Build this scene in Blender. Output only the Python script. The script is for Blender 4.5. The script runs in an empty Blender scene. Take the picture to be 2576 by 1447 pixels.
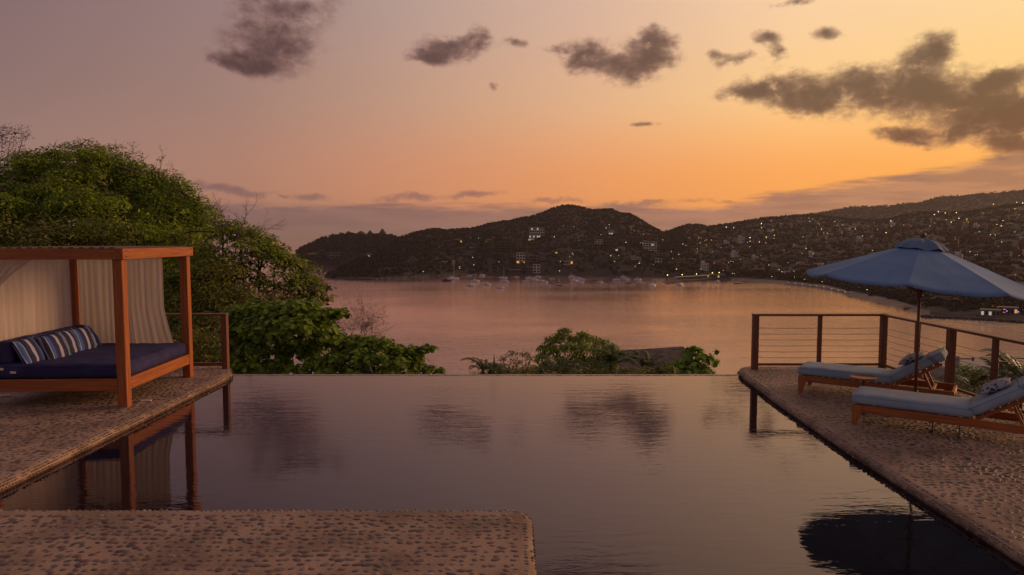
import bpy, bmesh, math, random
import numpy as np
from mathutils import Vector, Matrix, noise as mn
R = math.radians
sc = bpy.context.scene
# ------------------------------------------------------------ camera model
F = 1717.0; H = 2.49; PIT = math.atan(119.5 / F)
CP, SP = math.cos(PIT), math.sin(PIT)
cd = bpy.data.cameras.new('camera'); cam = bpy.data.objects.new('camera', cd)
sc.collection.objects.link(cam); sc.camera = cam
cam.location = (0, 0, H); cam.rotation_euler = (math.pi / 2 - PIT, 0, 0)
cd.sensor_width = 36; cd.lens = 36 * F / 2576; cd.clip_start = .05; cd.clip_end = 90000

def ray(px, py):
    U = -(py - 723.5) / F
    return (px - 1288) / F, CP + U * SP, -SP + U * CP
def W(px, py, z=0.0, y=None):            # survey: where a line of sight meets height z, or distance y
    a = ray(px, py); t = (z - H) / a[2] if y is None else y / a[1]
    return Vector((a[0] * t, a[1] * t, H + a[2] * t))
# ------------------------------------------------------------ world
SUN_AZ, SUN_EL, GLOW_AZ = 70.0, 12.0, 50.0               # azimuth to the right of the view, elevation
wd = bpy.data.worlds.new('World'); sc.world = wd; wd.use_nodes = True
nt = wd.node_tree; nt.nodes.clear()
class NB:
    def __init__(s, nt): s.nt = nt
    def node(s, t, **k):
        n = s.nt.nodes.new(t)
        for a, b in k.items(): setattr(n, a, b)
        return n
    def put(s, sock, v):
        if hasattr(v, 'is_linked') or isinstance(v, bpy.types.NodeSocket): s.nt.links.new(v, sock)
        else: sock.default_value = v
    def m(s, op, a, b=0.0, c=0.0, clamp=False):
        n = s.node('ShaderNodeMath', operation=op, use_clamp=clamp)
        for i, v in enumerate((a, b, c)):
            if i < len(n.inputs): s.put(n.inputs[i], v)
        return n.outputs[0]
    def v(s, op, a, b=(0, 0, 0), c=(0, 0, 0)):
        n = s.node('ShaderNodeVectorMath', operation=op)
        for i, x in enumerate((a, b, c)):
            if i < 3: s.put(n.inputs[i], x)
        return n.outputs['Value'] if op in ('DOT_PRODUCT', 'LENGTH') else n.outputs[0]
    def xyz(s, a, b, c):
        n = s.node('ShaderNodeCombineXYZ')
        for i, x in enumerate((a, b, c)): s.put(n.inputs[i], x)
        return n.outputs[0]
    def sep(s, a):
        n = s.node('ShaderNodeSeparateXYZ'); s.put(n.inputs[0], a); return n.outputs
    def noise(s, vec, scale=5, detail=2, rough=.5, dim='3D', **k):
        n = s.node('ShaderNodeTexNoise', noise_dimensions=dim)
        s.put(n.inputs['Vector'], vec); s.put(n.inputs['Scale'], scale); s.put(n.inputs['Detail'], detail); s.put(n.inputs['Roughness'], rough)
        for a, b in k.items(): s.put(n.inputs[a], b)
        return n.outputs[0]
    def ramp(s, fac, stops, interp='LINEAR'):
        n = s.node('ShaderNodeValToRGB'); e = n.color_ramp; e.interpolation = interp
        while len(e.elements) < len(stops): e.elements.new(.5)
        for el, (p, c) in zip(e.elements, stops):
            el.position = p; el.color = (*c, 1) if len(c) == 3 else c
        s.put(n.inputs[0], fac); return n.outputs[0]
    def mix(s, fac, a, b, blend='MIX'):
        n = s.node('ShaderNodeMix', data_type='RGBA', blend_type=blend)
        s.put(n.inputs[0], fac)
        for sk, x in ((n.inputs[6], a), (n.inputs[7], b)):
            s.put(sk, (*x, 1) if isinstance(x, tuple) and len(x) == 3 else x)
        return n.outputs[2]
    def sstep(s, x, lo, hi):
        n = s.node('ShaderNodeMapRange', interpolation_type='SMOOTHSTEP')
        for sk, q in zip(n.inputs, (x, lo, hi, 0.0, 1.0)): s.put(sk, q)
        return n.outputs[0]
def lin(c): return tuple(((x / 255) / 12.92 if x / 255 <= .04045 else ((x / 255 + .055) / 1.055) ** 2.4) for x in c)

b = NB(nt)
gen = b.node('ShaderNodeTexCoord').outputs['Generated']
dx, dy, dz = b.sep(gen)
az = b.m('ARCTAN2', dx, dy); el = b.m('ARCSINE', dz)
sa, ga = R(SUN_AZ), R(GLOW_AZ)
cosd = b.m('MULTIPLY_ADD', dy, math.cos(ga), b.m('MULTIPLY', dx, math.sin(ga)))
hl = b.m('SQRT', b.m('MAXIMUM', b.m('SUBTRACT', 1.0, b.m('MULTIPLY', dz, dz)), 1e-6))
ang = b.m('DIVIDE', b.m('ARCCOSINE', b.m('MINIMUM', b.m('MAXIMUM', b.m('DIVIDE', cosd, hl), -.9999), .9999)), math.pi)   # 0 at the afterglow .. 1 opposite
def sr(rows): return b.ramp(ang, [(d / 180, lin(c)) for d, c in rows])
low = sr([(8, (255, 170, 58)), (28, (255, 162, 76)), (43, (238, 150, 90)), (58, (208, 136, 104)), (72, (172, 120, 106)), (88, (146, 111, 110)), (120, (126, 106, 114)), (180, (112, 100, 114))])
mid = sr([(8, (255, 207, 118)), (28, (255, 201, 128)), (43, (230, 174, 128)), (59, (193, 145, 120)), (72, (158, 119, 109)), (87, (134, 101, 100)), (120, (125, 108, 118)), (180, (112, 104, 118))])
top = sr([(8, (255, 217, 158)), (28, (250, 207, 162)), (43, (218, 177, 153)), (59, (180, 149, 139)), (72, (148, 118, 116)), (87, (124, 95, 100)), (120, (112, 93, 104)), (180, (112, 104, 118))])
col = b.mix(b.sstep(el, R(4.5), R(12)), low, mid)
col = b.mix(b.sstep(el, R(9), R(20)), col, top)
col = b.mix(b.sstep(el, R(19), R(50)), col, lin((126, 104, 114)))
# clouds, in azimuth / elevation
uv = b.xyz(az, el, 0.0)
w1 = b.v('SUBTRACT', b.node('ShaderNodeTexNoise').outputs[1], (.5, .5, .5))
wn = w1.node.inputs[0].links[0].from_node; b.put(wn.inputs['Vector'], uv); wn.inputs['Scale'].default_value = 16; wn.inputs['Detail'].default_value = 4
wuv = b.v('MULTIPLY_ADD', w1, (.05, .042, 0), uv)
CL = [(690,108,85,46,1),(595,150,60,17,.9),(725,20,120,30,.55),(640,165,50,18,.6),(1125,122,62,24,.9),(1192,95,36,20,.8),(1070,142,40,12,.8),
 (1290,112,24,11,.65),(1470,140,44,28,1),(1570,155,60,36,1),(1662,135,40,42,1),(1650,95,30,18,.7),(1400,118,40,9,.4),(1935,95,32,13,.9),(1950,133,22,15,.8),
 (1855,155,36,14,.75),(2075,92,36,14,.8),(1795,140,22,11,.5),(1880,237,60,18,1),(1960,222,56,30,1),(2040,255,70,24,1),(2130,225,66,40,1),(2240,235,80,46,1),
 (2330,190,46,58,1),(2370,130,32,24,.8),(2430,235,90,42,1),(2510,190,55,16,.8),(2490,300,110,42,1),(2580,290,90,75,1),(2580,360,80,18,.9),(2250,335,46,15,.9),
 (2310,348,40,14,.8),(2400,335,60,18,.85),(2000,3,45,9,.55),(1243,216,14,6,.6),(1625,318,38,6,.6),(2540,400,14,4,.6),(2300,447,60,5,.5),
 (580,483,80,11,.8),(787,495,38,8,.8),(1020,498,66,7,.7),(870,522,44,6,.65),(1400,508,70,6,.5),(1850,512,110,6,.45),(1190,494,55,7,.7),(1600,514,90,7,.55),(712,492,12,4,.5),
 (2760,200,110,60,1),(2850,330,160,50,1),(300,-220,150,50,.9),(1500,-330,160,40,.9),(2400,-260,180,60,.9),(-400,120,120,40,.8)]
acc = 0.0
for cx, cy, sx, sy, am in CL:
    a = ray(cx, cy); n_ = math.sqrt(sum(q * q for q in a)); cu = math.atan2(a[0], a[1]); cv = math.asin(a[2] / n_)
    ux = F / (sx * 1.12 * math.cos(cu) ** 2); uy = F / (sy * 1.15 * math.cos(cu))
    q = b.v('MULTIPLY_ADD', wuv, (ux, uy, 0), (-cu * ux, -cv * uy, 0))
    p = b.m('POWER', .3679, b.v('DOT_PRODUCT', q, q))
    acc = b.m('MULTIPLY_ADD', p, am * (1.15 if cy < 440 else 1.35), acc)
fb = b.noise(b.v('MULTIPLY', uv, (1, 1.5, 1)), 34, 8, .62)
fld = b.m('MULTIPLY_ADD', b.m('SUBTRACT', fb, .5), b.m('MINIMUM', b.m('MULTIPLY', acc, 4.0), 1.9), acc)
fb3 = b.noise(b.v('MULTIPLY', uv, (1, 1.3, 1)), 120, 5, .65)
fld = b.m('MULTIPLY_ADD', b.m('SUBTRACT', fb3, .5), b.m('MINIMUM', b.m('MULTIPLY', acc, 1.4), .55), fld)
dens = b.m('SUBTRACT', 1.0, b.m('POWER', .035, b.m('POWER', b.m('MAXIMUM', b.m('SUBTRACT', fld, .12), 0.0), 1.5)))
fb2 = b.noise(uv, 60, 5, .6)
ccol = b.mix(b.sstep(b.m('MULTIPLY_ADD', fb2, .7, b.m('MULTIPLY', b.m('MINIMUM', fld, 1.4), -.42)), -.22, .30), lin((64, 44, 50)), lin((118, 84, 82)))
lump = b.noise(b.v('MULTIPLY', wuv, (1, 1.4, 1)), 26, 5, .6)
ccol = b.mix(b.m('MULTIPLY', b.sstep(lump, .45, .72), .55), ccol, lin((150, 110, 96)))
dens = b.m('MULTIPLY', dens, b.m('SUBTRACT', 1.0, b.m('MULTIPLY', b.sstep(lump, .56, .76), .45)))
ccol = b.mix(.08, ccol, col)
ccol = b.mix(b.sstep(el, R(7), R(3)), ccol, b.mix(.3, lin((128, 98, 98)), col))
col2 = b.mix(b.m('MULTIPLY', dens, .93), col, ccol)
# hazy bank of cloud along the horizon
edge = b.m('MULTIPLY_ADD', b.m('MAXIMUM', b.m('SUBTRACT', az, .30), 0.0), .15, .052)
st = b.noise(b.v('MULTIPLY', uv, (1, 8, 1)), 9, 7, .6)
bank = b.sstep(b.m('MULTIPLY_ADD', b.m('SUBTRACT', st, .5), .045, b.m('SUBTRACT', edge, el)), -.004, .012)
bcol = b.ramp(ang, [(0, lin((205, 146, 100))), (.2, lin((176, 126, 108))), (.35, lin((140, 106, 102))), (.5, lin((120, 97, 99)))])
bcol = b.mix(b.sstep(st, .42, .62), bcol, b.mix(.45, bcol, lin((106, 82, 84))))
col2 = b.mix(b.m('MULTIPLY', bank, .86), col2, bcol)
col2 = b.mix(b.sstep(el, 0.0, -.06), col2, lin((70, 55, 52)))
sky = b.node('ShaderNodeTexSky', sky_type='NISHITA'); sky.sun_disc = False
sky.sun_elevation = R(1.0); sky.sun_rotation = R(SUN_AZ)
bg1 = b.node('ShaderNodeBackground'); nt.links.new(sky.outputs[0], bg1.inputs[0]); nt.links.new(b.m('MULTIPLY', .05, b.m('SUBTRACT', 1.0, b.m('MULTIPLY', b.m('MAXIMUM', dens, bank), .95))), bg1.inputs[1])
bg2 = b.node('ShaderNodeBackground'); nt.links.new(col2, bg2.inputs[0]); bg2.inputs[1].default_value = .97
ad = b.node('ShaderNodeAddShader'); nt.links.new(bg1.outputs[0], ad.inputs[0]); nt.links.new(bg2.outputs[0], ad.inputs[1])
nt.links.new(ad.outputs[0], b.node('ShaderNodeOutputWorld').inputs[0])
ld = bpy.data.lights.new('sun', 'SUN'); ld.energy = 2.0; ld.angle = R(20); ld.color = (1, .56, .30)
lo = bpy.data.objects.new('sun', ld); sc.collection.objects.link(lo)
sd = Vector((math.sin(sa) * math.cos(R(SUN_EL)), math.cos(sa) * math.cos(R(SUN_EL)), math.sin(R(SUN_EL))))
lo.rotation_euler = sd.to_track_quat('Z', 'Y').to_euler(); lo.location = (60, 60, 40)
vs = sc.view_settings; vs.view_transform = 'Standard'; vs.look = 'None'; vs.exposure = 0; vs.gamma = 1; vs.use_curve_mapping = False
sc.cycles.use_denoising = True; sc.cycles.max_bounces = 6; sc.cycles.diffuse_bounces = 3; sc.cycles.glossy_bounces = 3
sc.cycles.transmission_bounces = 3; sc.cycles.volume_bounces = 0; sc.cycles.sample_clamp_indirect = 6
sc.cycles.use_adaptive_sampling = True; sc.cycles.adaptive_threshold = .012
# ------------------------------------------------------------ helpers
random.seed(4); rng = np.random.default_rng(7)
def link(o): sc.collection.objects.link(o); return o
def tag(o, label=None, cat=None, group=None, kind=None):
    for k, v in (('label', label), ('category', cat), ('group', group), ('kind', kind)):
        if v: o[k] = v
    return o
def empty(name, loc=(0, 0, 0), rz=0, label=None, cat=None, group=None):
    o = bpy.data.objects.new(name, None); o.location = loc; o.rotation_euler = (0, 0, rz); o.empty_display_size = .2
    return tag(link(o), label, cat, group)
def obj(name, me, parent=None, loc=None, rot=None, scale=None):
    o = bpy.data.objects.new(name, me); link(o); o.parent = parent
    if loc is not None: o.location = loc
    if rot is not None: o.rotation_euler = rot
    if scale is not None: o.scale = scale
    return o
def setm(me, mats, smooth=False):
    for m_ in (mats if isinstance(mats, (list, tuple)) else [mats]): me.materials.append(m_)
    if smooth: me.polygons.foreach_set('use_smooth', [True] * len(me.polygons))
    return me
def done(bm, name, mats, parent=None, smooth=False, M=None):
    if M is not None: bm.transform(M)
    me = bpy.data.meshes.new(name); bm.to_mesh(me); bm.free(); setm(me, mats, smooth)
    return obj(name, me, parent)
def pyd(name, v, f, mats, parent=None, smooth=False):
    me = bpy.data.meshes.new(name); me.from_pydata(np.asarray(v).tolist(), [], np.asarray(f).tolist() if not isinstance(f, list) else f)
    setm(me, mats, smooth); return obj(name, me, parent)
def cube(bm, lo_, hi_, bev=.004, M=None, seg=1, mi=0):
    g = bmesh.ops.create_cube(bm, size=1)['verts']
    lo_, hi_ = Vector(lo_), Vector(hi_); c = (lo_ + hi_) / 2; s = hi_ - lo_
    for v in g: v.co = Vector((c.x + v.co.x * s.x, c.y + v.co.y * s.y, c.z + v.co.z * s.z))
    fs = {f for v in g for f in v.link_faces}
    if bev:
        es = list({e for v in g for e in v.link_edges})
        r = bmesh.ops.bevel(bm, geom=es, offset=bev, segments=seg, affect='EDGES', profile=.5)
        vs_ = {v for f in r['faces'] for v in f.verts}; g = list(vs_)
        fs = {f for v in g for f in v.link_faces}
    for f in fs: f.material_index = mi
    if M is not None: bmesh.ops.transform(bm, matrix=M, verts=g)
    return g
def bar(bm, p, q, w, h, bev=.003, up=(0, 0, 1)):
    p, q = Vector(p), Vector(q); d = q - p; L = d.length; x = d.normalized(); y = Vector(up).cross(x).normalized(); z = x.cross(y)
    M = Matrix((x, y, z)).transposed().to_4x4(); M.translation = p
    cube(bm, (0, -w / 2, -h / 2), (L, w / 2, h / 2), bev, M)
def tube(bm, pts, rad, seg=6, cap=True, mi=0):
    pts = [Vector(p) for p in pts]; n = len(pts)
    if not isinstance(rad, (list, tuple)): rad = [rad] * n
    rings = []; ref = Vector((.31, .93, .2)).normalized()
    for i, p in enumerate(pts):
        d = (pts[min(i + 1, n - 1)] - pts[max(i - 1, 0)]).normalized()
        a = d.cross(ref)
        if a.length < .05: a = d.cross(Vector((1, 0, 0)))
        a.normalize(); c = d.cross(a)
        rings.append([bm.verts.new(p + (a * math.cos(2 * math.pi * k / seg) + c * math.sin(2 * math.pi * k / seg)) * rad[i]) for k in range(seg)])
    for r0, r1 in zip(rings, rings[1:]):
        for k in range(seg):
            f = bm.faces.new((r0[k], r0[(k + 1) % seg], r1[(k + 1) % seg], r1[k])); f.material_index = mi
    if cap and seg > 2:
        bm.faces.new(rings[0][::-1]).material_index = mi; bm.faces.new(rings[-1]).material_index = mi
def lathe(bm, prof, seg=20, c=(0, 0, 0)):
    rings = [[bm.verts.new((c[0] + r * math.cos(2 * math.pi * k / seg), c[1] + r * math.sin(2 * math.pi * k / seg), c[2] + z)) for k in range(seg)] for r, z in prof]
    for r0, r1 in zip(rings, rings[1:]):
        for k in range(seg): bm.faces.new((r0[k], r0[(k + 1) % seg], r1[(k + 1) % seg], r1[k]))
    bm.faces.new(rings[0][::-1]); bm.faces.new(rings[-1])
NBM = bmesh.new
# ------------------------------------------------------------ materials
def mat(name, c1, c2=None, rough=.7, scale=(6, 6, 6), detail=4, bump=0.0, bscale=None, metal=0, spec=.5, island=False, sheen=0, trans=0, lohi=(.35, .65)):
    m_ = bpy.data.materials.new(name); m_.use_nodes = True; t = m_.node_tree; p = t.nodes['Principled BSDF']; nb = NB(t)
    p.inputs['Roughness'].default_value = rough; p.inputs['Metallic'].default_value = metal; p.inputs['Specular IOR Level'].default_value = spec
    tc = nb.node('ShaderNodeTexCoord').outputs['Object']
    if c2 is None: p.inputs['Base Color'].default_value = (*c1, 1)
    else:
        nz = nb.noise(nb.v('MULTIPLY', tc, scale), 1, detail, .6)
        f_ = nb.sstep(nz, *lohi)
        if island:
            ri = nb.node('ShaderNodeNewGeometry').outputs['Random Per Island']
            f_ = nb.m('MULTIPLY_ADD', ri, .6, nb.m('MULTIPLY', f_, .4))
        t.links.new(nb.mix(f_, c1, c2), p.inputs['Base Color'])
    if bump:
        bn = nb.node('ShaderNodeBump'); bn.inputs['Strength'].default_value = 1; bn.inputs['Distance'].default_value = bump
        t.links.new(nb.noise(nb.v('MULTIPLY', tc, bscale or scale), 1, 5, .6), bn.inputs['Height']); t.links.new(bn.outputs[0], p.inputs['Normal'])
    if sheen: p.inputs['Sheen Weight'].default_value = sheen
    if trans:
        out = t.nodes['Material Output']; tr = nb.node('ShaderNodeBsdfTranslucent'); mx = nb.node('ShaderNodeMixShader')
        if c2 is not None: t.links.new(p.inputs['Base Color'].links[0].from_socket, tr.inputs[0])
        else: tr.inputs[0].default_value = (*c1, 1)
        mx.inputs[0].default_value = trans; t.links.new(p.outputs[0], mx.inputs[1]); t.links.new(tr.outputs[0], mx.inputs[2]); t.links.new(mx.outputs[0], out.inputs[0])
    return m_
def emit(name, c, s):
    m_ = bpy.data.materials.new(name); m_.use_nodes = True; p = m_.node_tree.nodes['Principled BSDF']
    p.inputs['Base Color'].default_value = (*c, 1); p.inputs['Emission Color'].default_value = (*c, 1); p.inputs['Emission Strength'].default_value = s
    m_.cycles.emission_sampling = 'NONE'; return m_
def wood(name, c1, c2, ax, rough=.5):
    s = [38, 38, 38]; s[ax] = 1.6
    return mat(name, c1, c2, rough, tuple(s), 5, .0008, lohi=(.3, .7))
TEAK = [wood('teak_%s' % 'xyz'[i], (.25, .062, .012), (.42, .128, .023), i, .5) for i in range(3)]
IPE = [wood('dark_wood_%s' % 'xyz'[i], (.13, .048, .022), (.22, .085, .038), i, .5) for i in range(3)]
DARKSLAT = mat('weathered_dark_slat', (.05, .035, .025), (.09, .06, .04), .8, (5, 40, 40))
MORTAR = mat('mortar', (.36, .24, .165), (.21, .135, .09), .85, (1.6, 1.6, 1.6), 8, .006, (26, 26, 26), lohi=(.36, .66))
PEB = mat('river_pebble', (.055, .045, .042), (.17, .115, .09), .42, (3, 3, 3), 3, island=False)
def pebble_mat(name, a, c):
    m_ = mat(name, a, c, .4, (14, 14, 14), 3, .001, (60, 60, 60)); return m_
PEBS = [pebble_mat('pebble_slate', (.065, .046, .037), (.12, .088, .068)), pebble_mat('pebble_red', (.13, .065, .052), (.19, .10, .075)),
        pebble_mat('pebble_brown', (.14, .10, .075), (.2, .14, .1)), pebble_mat('pebble_tan', (.22, .16, .125), (.28, .2, .15))]
NAVY = mat('navy_canvas', (.030, .028, .085), (.044, .042, .12), .9, (3, 3, 3), 4, .004, (7, 7, 7), spec=.2)
GREYCU = mat('grey_blue_canvas', (.27, .335, .40), (.32, .39, .46), .9, (4, 4, 4), 4, .004, (9, 9, 9), spec=.25)
CANVAS = mat('blue_parasol_canvas', (.125, .235, .40), (.16, .28, .46), .85, (1.5, 1.5, 1.5), 4, .006, (5, 5, 5), trans=.12)
SHEER = mat('cream_voile', (.58, .48, .38), (.68, .56, .46), .95, (9, 9, .6), 3, .0008, (240, 240, 240), trans=.4, spec=.1)
CREAM = mat('cream_webbing', (.62, .52, .40), (.7, .6, .46), .9)
STEEL = mat('stainless_cable', (.10, .085, .075), None, .5, metal=.6)
BOLT = mat('bolt_head', (.03, .025, .022), None, .5, metal=.5)
ROCK = mat('dark_rock', (.035, .03, .028), (.09, .075, .065), .85, (.4, .4, .4), 5, .1, (1, 1, 1))
# pool water and sea
def water(name, c, waves, rough=.02, ior=1.33):
    m_ = bpy.data.materials.new(name); m_.use_nodes = True; t = m_.node_tree; t.nodes.remove(t.nodes['Principled BSDF']); nb = NB(t)
    df = nb.node('ShaderNodeBsdfDiffuse'); df.inputs[0].default_value = (*c, 1); gl = nb.node('ShaderNodeBsdfGlossy'); gl.inputs[0].default_value = (1, .89, .97, 1); gl.inputs['Roughness'].default_value = rough
    fr_ = nb.node('ShaderNodeFresnel'); fr_.inputs[0].default_value = ior; mx = nb.node('ShaderNodeMixShader')
    t.links.new(fr_.outputs[0], mx.inputs[0]); t.links.new(df.outputs[0], mx.inputs[1]); t.links.new(gl.outputs[0], mx.inputs[2]); t.links.new(mx.outputs[0], t.nodes['Material Output'].inputs[0])
    tc = nb.node('ShaderNodeTexCoord').outputs['Object']; h = 0.0
    for sx, sy, dist, det, amp in waves:
        n = nb.noise(nb.v('MULTIPLY', tc, (sx, sy, 1)), 1, det, .55, Distortion=dist)
        h = nb.m('MULTIPLY_ADD', n, amp, h)
    # calm and ruffled patches
    pt = nb.noise(nb.v('MULTIPLY', tc, (waves[0][0] * .06, waves[0][1] * .05, 1)), 1, 3, .5)
    h = nb.m('MULTIPLY', h, nb.m('MULTIPLY_ADD', nb.sstep(pt, .35, .68), .9, .35))
    bn = nb.node('ShaderNodeBump'); bn.inputs['Distance'].default_value = 1; bn.inputs['Strength'].default_value = 1
    t.links.new(h, bn.inputs['Height'])
    for q in (df.inputs['Normal'], gl.inputs['Normal'], fr_.inputs['Normal']): t.links.new(bn.outputs[0], q)
    return m_
POOLW = water('pool_water', (.010, .009, .012), [(2.0, 8, .6, 3, .0022), (8, 26, .4, 2, .0005)], .02, 1.62)
SEAW = water('sea_water', (.12, .075, .085), [(.07, .22, .8, 5, .22), (.4, 1.3, .5, 3, .06)], .10, 1.75)
# ------------------------------------------------------------ sea, pool, decks
SEA = -48.0
v = []; f = []
xs = np.array([-45000, -12000, -3000, -1000, -300, 0, 300, 1000, 3000, 12000, 45000.]); ys = np.array([-200, 60, 150, 400, 1000, 2500, 6000, 15000, 45000.])
for y_ in ys:
    for x_ in xs: v.append((x_, y_, SEA))
nx = len(xs)
for j in range(len(ys) - 1):
    for i in range(nx - 1): f.append((j * nx + i, j * nx + i + 1, (j + 1) * nx + i + 1, (j + 1) * nx + i))
tag(pyd('sea', v, f, SEAW), kind='structure')
WL = -.10; PY = 12.92
tag(pyd('pool_water', [(-5.6, -3, WL), (4.7, -3, WL), (4.7, PY - .02, WL), (-5.6, PY - .02, WL)], [(0, 1, 2, 3)], POOLW), kind='structure')
def fbm(x, y, z=0, s=1.0, o=4): return mn.fractal(Vector((x * s, y * s, z)), .9, 2.1, o)

PEB_ME = []
for k in range(10):                       # shared pebble shapes, low dome sunk in mortar
    bm = NBM(); n = 9; rnd = random.Random(k); ph = rnd.random() * 6
    rr = [1 + .10 * math.sin(2 * a + ph) + .07 * rnd.uniform(-1, 1) for a in np.linspace(0, 2 * math.pi, n, False)]
    rings = []
    for rad, z in ((1.03, -.45), (.93, .25), (.58, .72)):
        rings.append([bm.verts.new((rad * rr[i] * math.cos(2 * math.pi * i / n), rad * rr[i] * math.sin(2 * math.pi * i / n), z)) for i in range(n)])
    tp = bm.verts.new((0, 0, .9))
    for a, c in zip(rings, rings[1:]):
        for i in range(n): bm.faces.new((a[i], a[(i + 1) % n], c[(i + 1) % n], c[i]))
    for i in range(n): bm.faces.new((rings[-1][i], rings[-1][(i + 1) % n], tp))
    me = bpy.data.meshes.new('pebble'); bm.to_mesh(me); bm.free(); setm(me, PEBS[[0, 0, 1, 1, 2, 1, 2, 3, 0, 2][k]], True); PEB_ME.append(me)
PEB_V = [np.array([q.co[:] for q in me.vertices]) for me in PEB_ME]; PEB_F = [[tuple(p.vertices) for p in me.polygons] for me in PEB_ME]

def pave(parent, items):
    """items: (matrix 4x4, variant). The 300 that show largest become parts, the rest one joined part."""
    sizes = []
    for M, k in items:
        p = M.translation; dep = p.y * CP - (p.z - H) * SP
        if dep < .5: sizes.append(-1); continue
        sx = abs(p.x / dep); sy = (723.5 - F * (p.y * SP + (p.z - H) * CP) / dep)
        sizes.append((1 / (p.x ** 2 + p.y ** 2 + (p.z - H) ** 2)) if sx < .745 and sy < 1440 else -1)
    order = np.argsort(sizes)[::-1]
    for i in order[:300]:
        M, k = items[i]; o = bpy.data.objects.new('pebble', PEB_ME[k]); link(o); o.parent = parent; o.matrix_local = M
    by = {}
    V_, F_, mi = [], [], []; off = 0
    for i in order[300:]:
        M, k = items[i]; A = np.array(M)
        V_.append(PEB_V[k] @ A[:3, :3].T + A[:3, 3]); F_ += [tuple(q + off for q in f_) for f_ in PEB_F[k]]
        mi += [[0, 0, 1, 1, 2, 1, 2, 3, 0, 2][k]] * len(PEB_F[k]); off += len(PEB_V[k])
    o = pyd('pebble_paving', np.concatenate(V_), F_, PEBS, parent, True); o.data.polygons.foreach_set('material_index', mi)
    o['kind'] = 'stuff'
def pm(x, y, z, a, b_, h, rz, tilt=None):
    M = Matrix.Translation((x, y, z)) @ (tilt if tilt is not None else Matrix()) @ Matrix.Rotation(rz, 4, 'Z') @ Matrix.Diagonal((a, b_, h, 1))
    return M
def field(x0, x1, y0, y1, inside, dx_=.083, dy_=.080, s=1.0, rot=0.0, seed=0):
    rnd = random.Random(seed); out = []; j = 0; y = y0
    while y < y1:
        x = x0 + (j % 2) * dx_ / 2 + rnd.uniform(-.01, .01)
        while x < x1:
            px_, py_ = x + rnd.uniform(-.024, .024), y + rnd.uniform(-.022, .022)
            sz = rnd.uniform(.6, 1.22) * s * (1 + .25 * mn.noise(Vector((px_ * 1.1, py_ * 1.1, seed))))
            if inside(px_, py_) and rnd.random() < .93:
                a = .0325 * sz * rnd.uniform(.8, 1.25)
                out.append((pm(px_, py_, .001, a, rnd.uniform(.022, .029) * sz, .0065 * sz, rot + rnd.gauss(0, .5) + .3 * mn.noise(Vector((px_ * .9, py_ * .9, 3)))), rnd.choice((0, 1, 1, 2, 3, 4, 5, 6, 8, 9, 7))))
            x += dx_ * rnd.uniform(.9, 1.1)
        y += dy_; j += 1
    return out
NR, NB_ = .11, .060                                   # radius of the rolled edge
def nose(bm, path, closed_dir=1):
    """rolled edge swept along path; the inward side is to the left of travel * closed_dir"""
    prof = [(0.0, 0.0)] + [(-math.sin(t) * NR, -NB_ + math.cos(t) * NB_) for t in np.linspace(0.12, 1.95, 9)] + [(-.075, -.125), (.02, -.20), (.05, -1.3)]
    rows = []
    for i, p in enumerate(path):
        p = Vector(p); d = (Vector(path[min(i + 1, len(path) - 1)]) - Vector(path[max(i - 1, 0)])).normalized()
        n = Vector((-d.y, d.x, 0)) * closed_dir
        wob = 1 + .10 * mn.noise(Vector((p.x * 3, p.y * 3, 0)))
        rows.append([bm.verts.new((p.x + n.x * a * wob, p.y + n.y * a * wob, c * (1 if c > -.2 else 1))) for a, c in prof])
    for r0, r1 in zip(rows, rows[1:]):
        for k in range(len(prof) - 1):
            bm.faces.new((r0[k], r0[k + 1], r1[k + 1], r1[k]) if closed_dir > 0 else (r0[k], r1[k], r1[k + 1], r0[k + 1]))
def nose_pebbles(path, sgn, seed):
    out = []; rnd = random.Random(seed); step = .052
    for i in range(len(path) - 1):
        p, q = Vector(path[i]), Vector(path[i + 1]); L = (q - p).length; d = (q - p) / L; n = Vector((-d.y, d.x, 0)) * sgn; k = 0.0
        while k < L:
            c = p + d * k
            for row, t in enumerate((.30, .80, 1.25, 1.68)):
                if seed == 7 and row == 1 and rnd.random() < .6: continue
                if rnd.random() < .22: continue
                off = rnd.uniform(-.006, .006) + (step / 2 if row % 2 else 0)
                ct = c + d * off - n * (math.sin(t) * NR); z = -NB_ + math.cos(t) * NB_ - rnd.uniform(.001, .006)
                sl = math.atan2(NB_ * math.sin(t), NR * math.cos(t))
                til = Matrix.Rotation(sl, 4, Vector((-d.x, -d.y, 0)) * sgn)
                out.append((pm(ct.x, ct.y, z, (.027, .024, .020, .014)[row] * rnd.uniform(.65, 1.2), .0205 * rnd.uniform(.7, 1.25), .010, math.atan2(n.y, n.x) + rnd.gauss(0, .2), til), rnd.choice((0, 1, 3, 4, 6, 7, 7, 9, 5))))
            k += step * rnd.uniform(.92, 1.12)
    return out
def deck(name, poly, path, sgn, pf):
    bm = NBM()
    bm.faces.new([bm.verts.new((*p, 0)) for p in poly])
    bmesh.ops.recalc_face_normals(bm, faces=bm.faces)
    if bm.faces[:][0].normal.z < 0: bmesh.ops.reverse_faces(bm, faces=bm.faces)
    vs_ = [bm.verts.new((*p, -.0)) for p in poly]; vb = [bm.verts.new((*p, -1.4)) for p in poly]
    for i in range(len(poly)):
        j = (i + 1) % len(poly)
        if tuple(poly[i]) in skirt or tuple(poly[j]) in skirt: bm.faces.new((vs_[i], vs_[j], vb[j], vb[i]))
    nose(bm, path, sgn)
    o = done(bm, name, MORTAR, smooth=False); tag(o, kind='structure')
    pave(o, pf); return o
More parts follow.
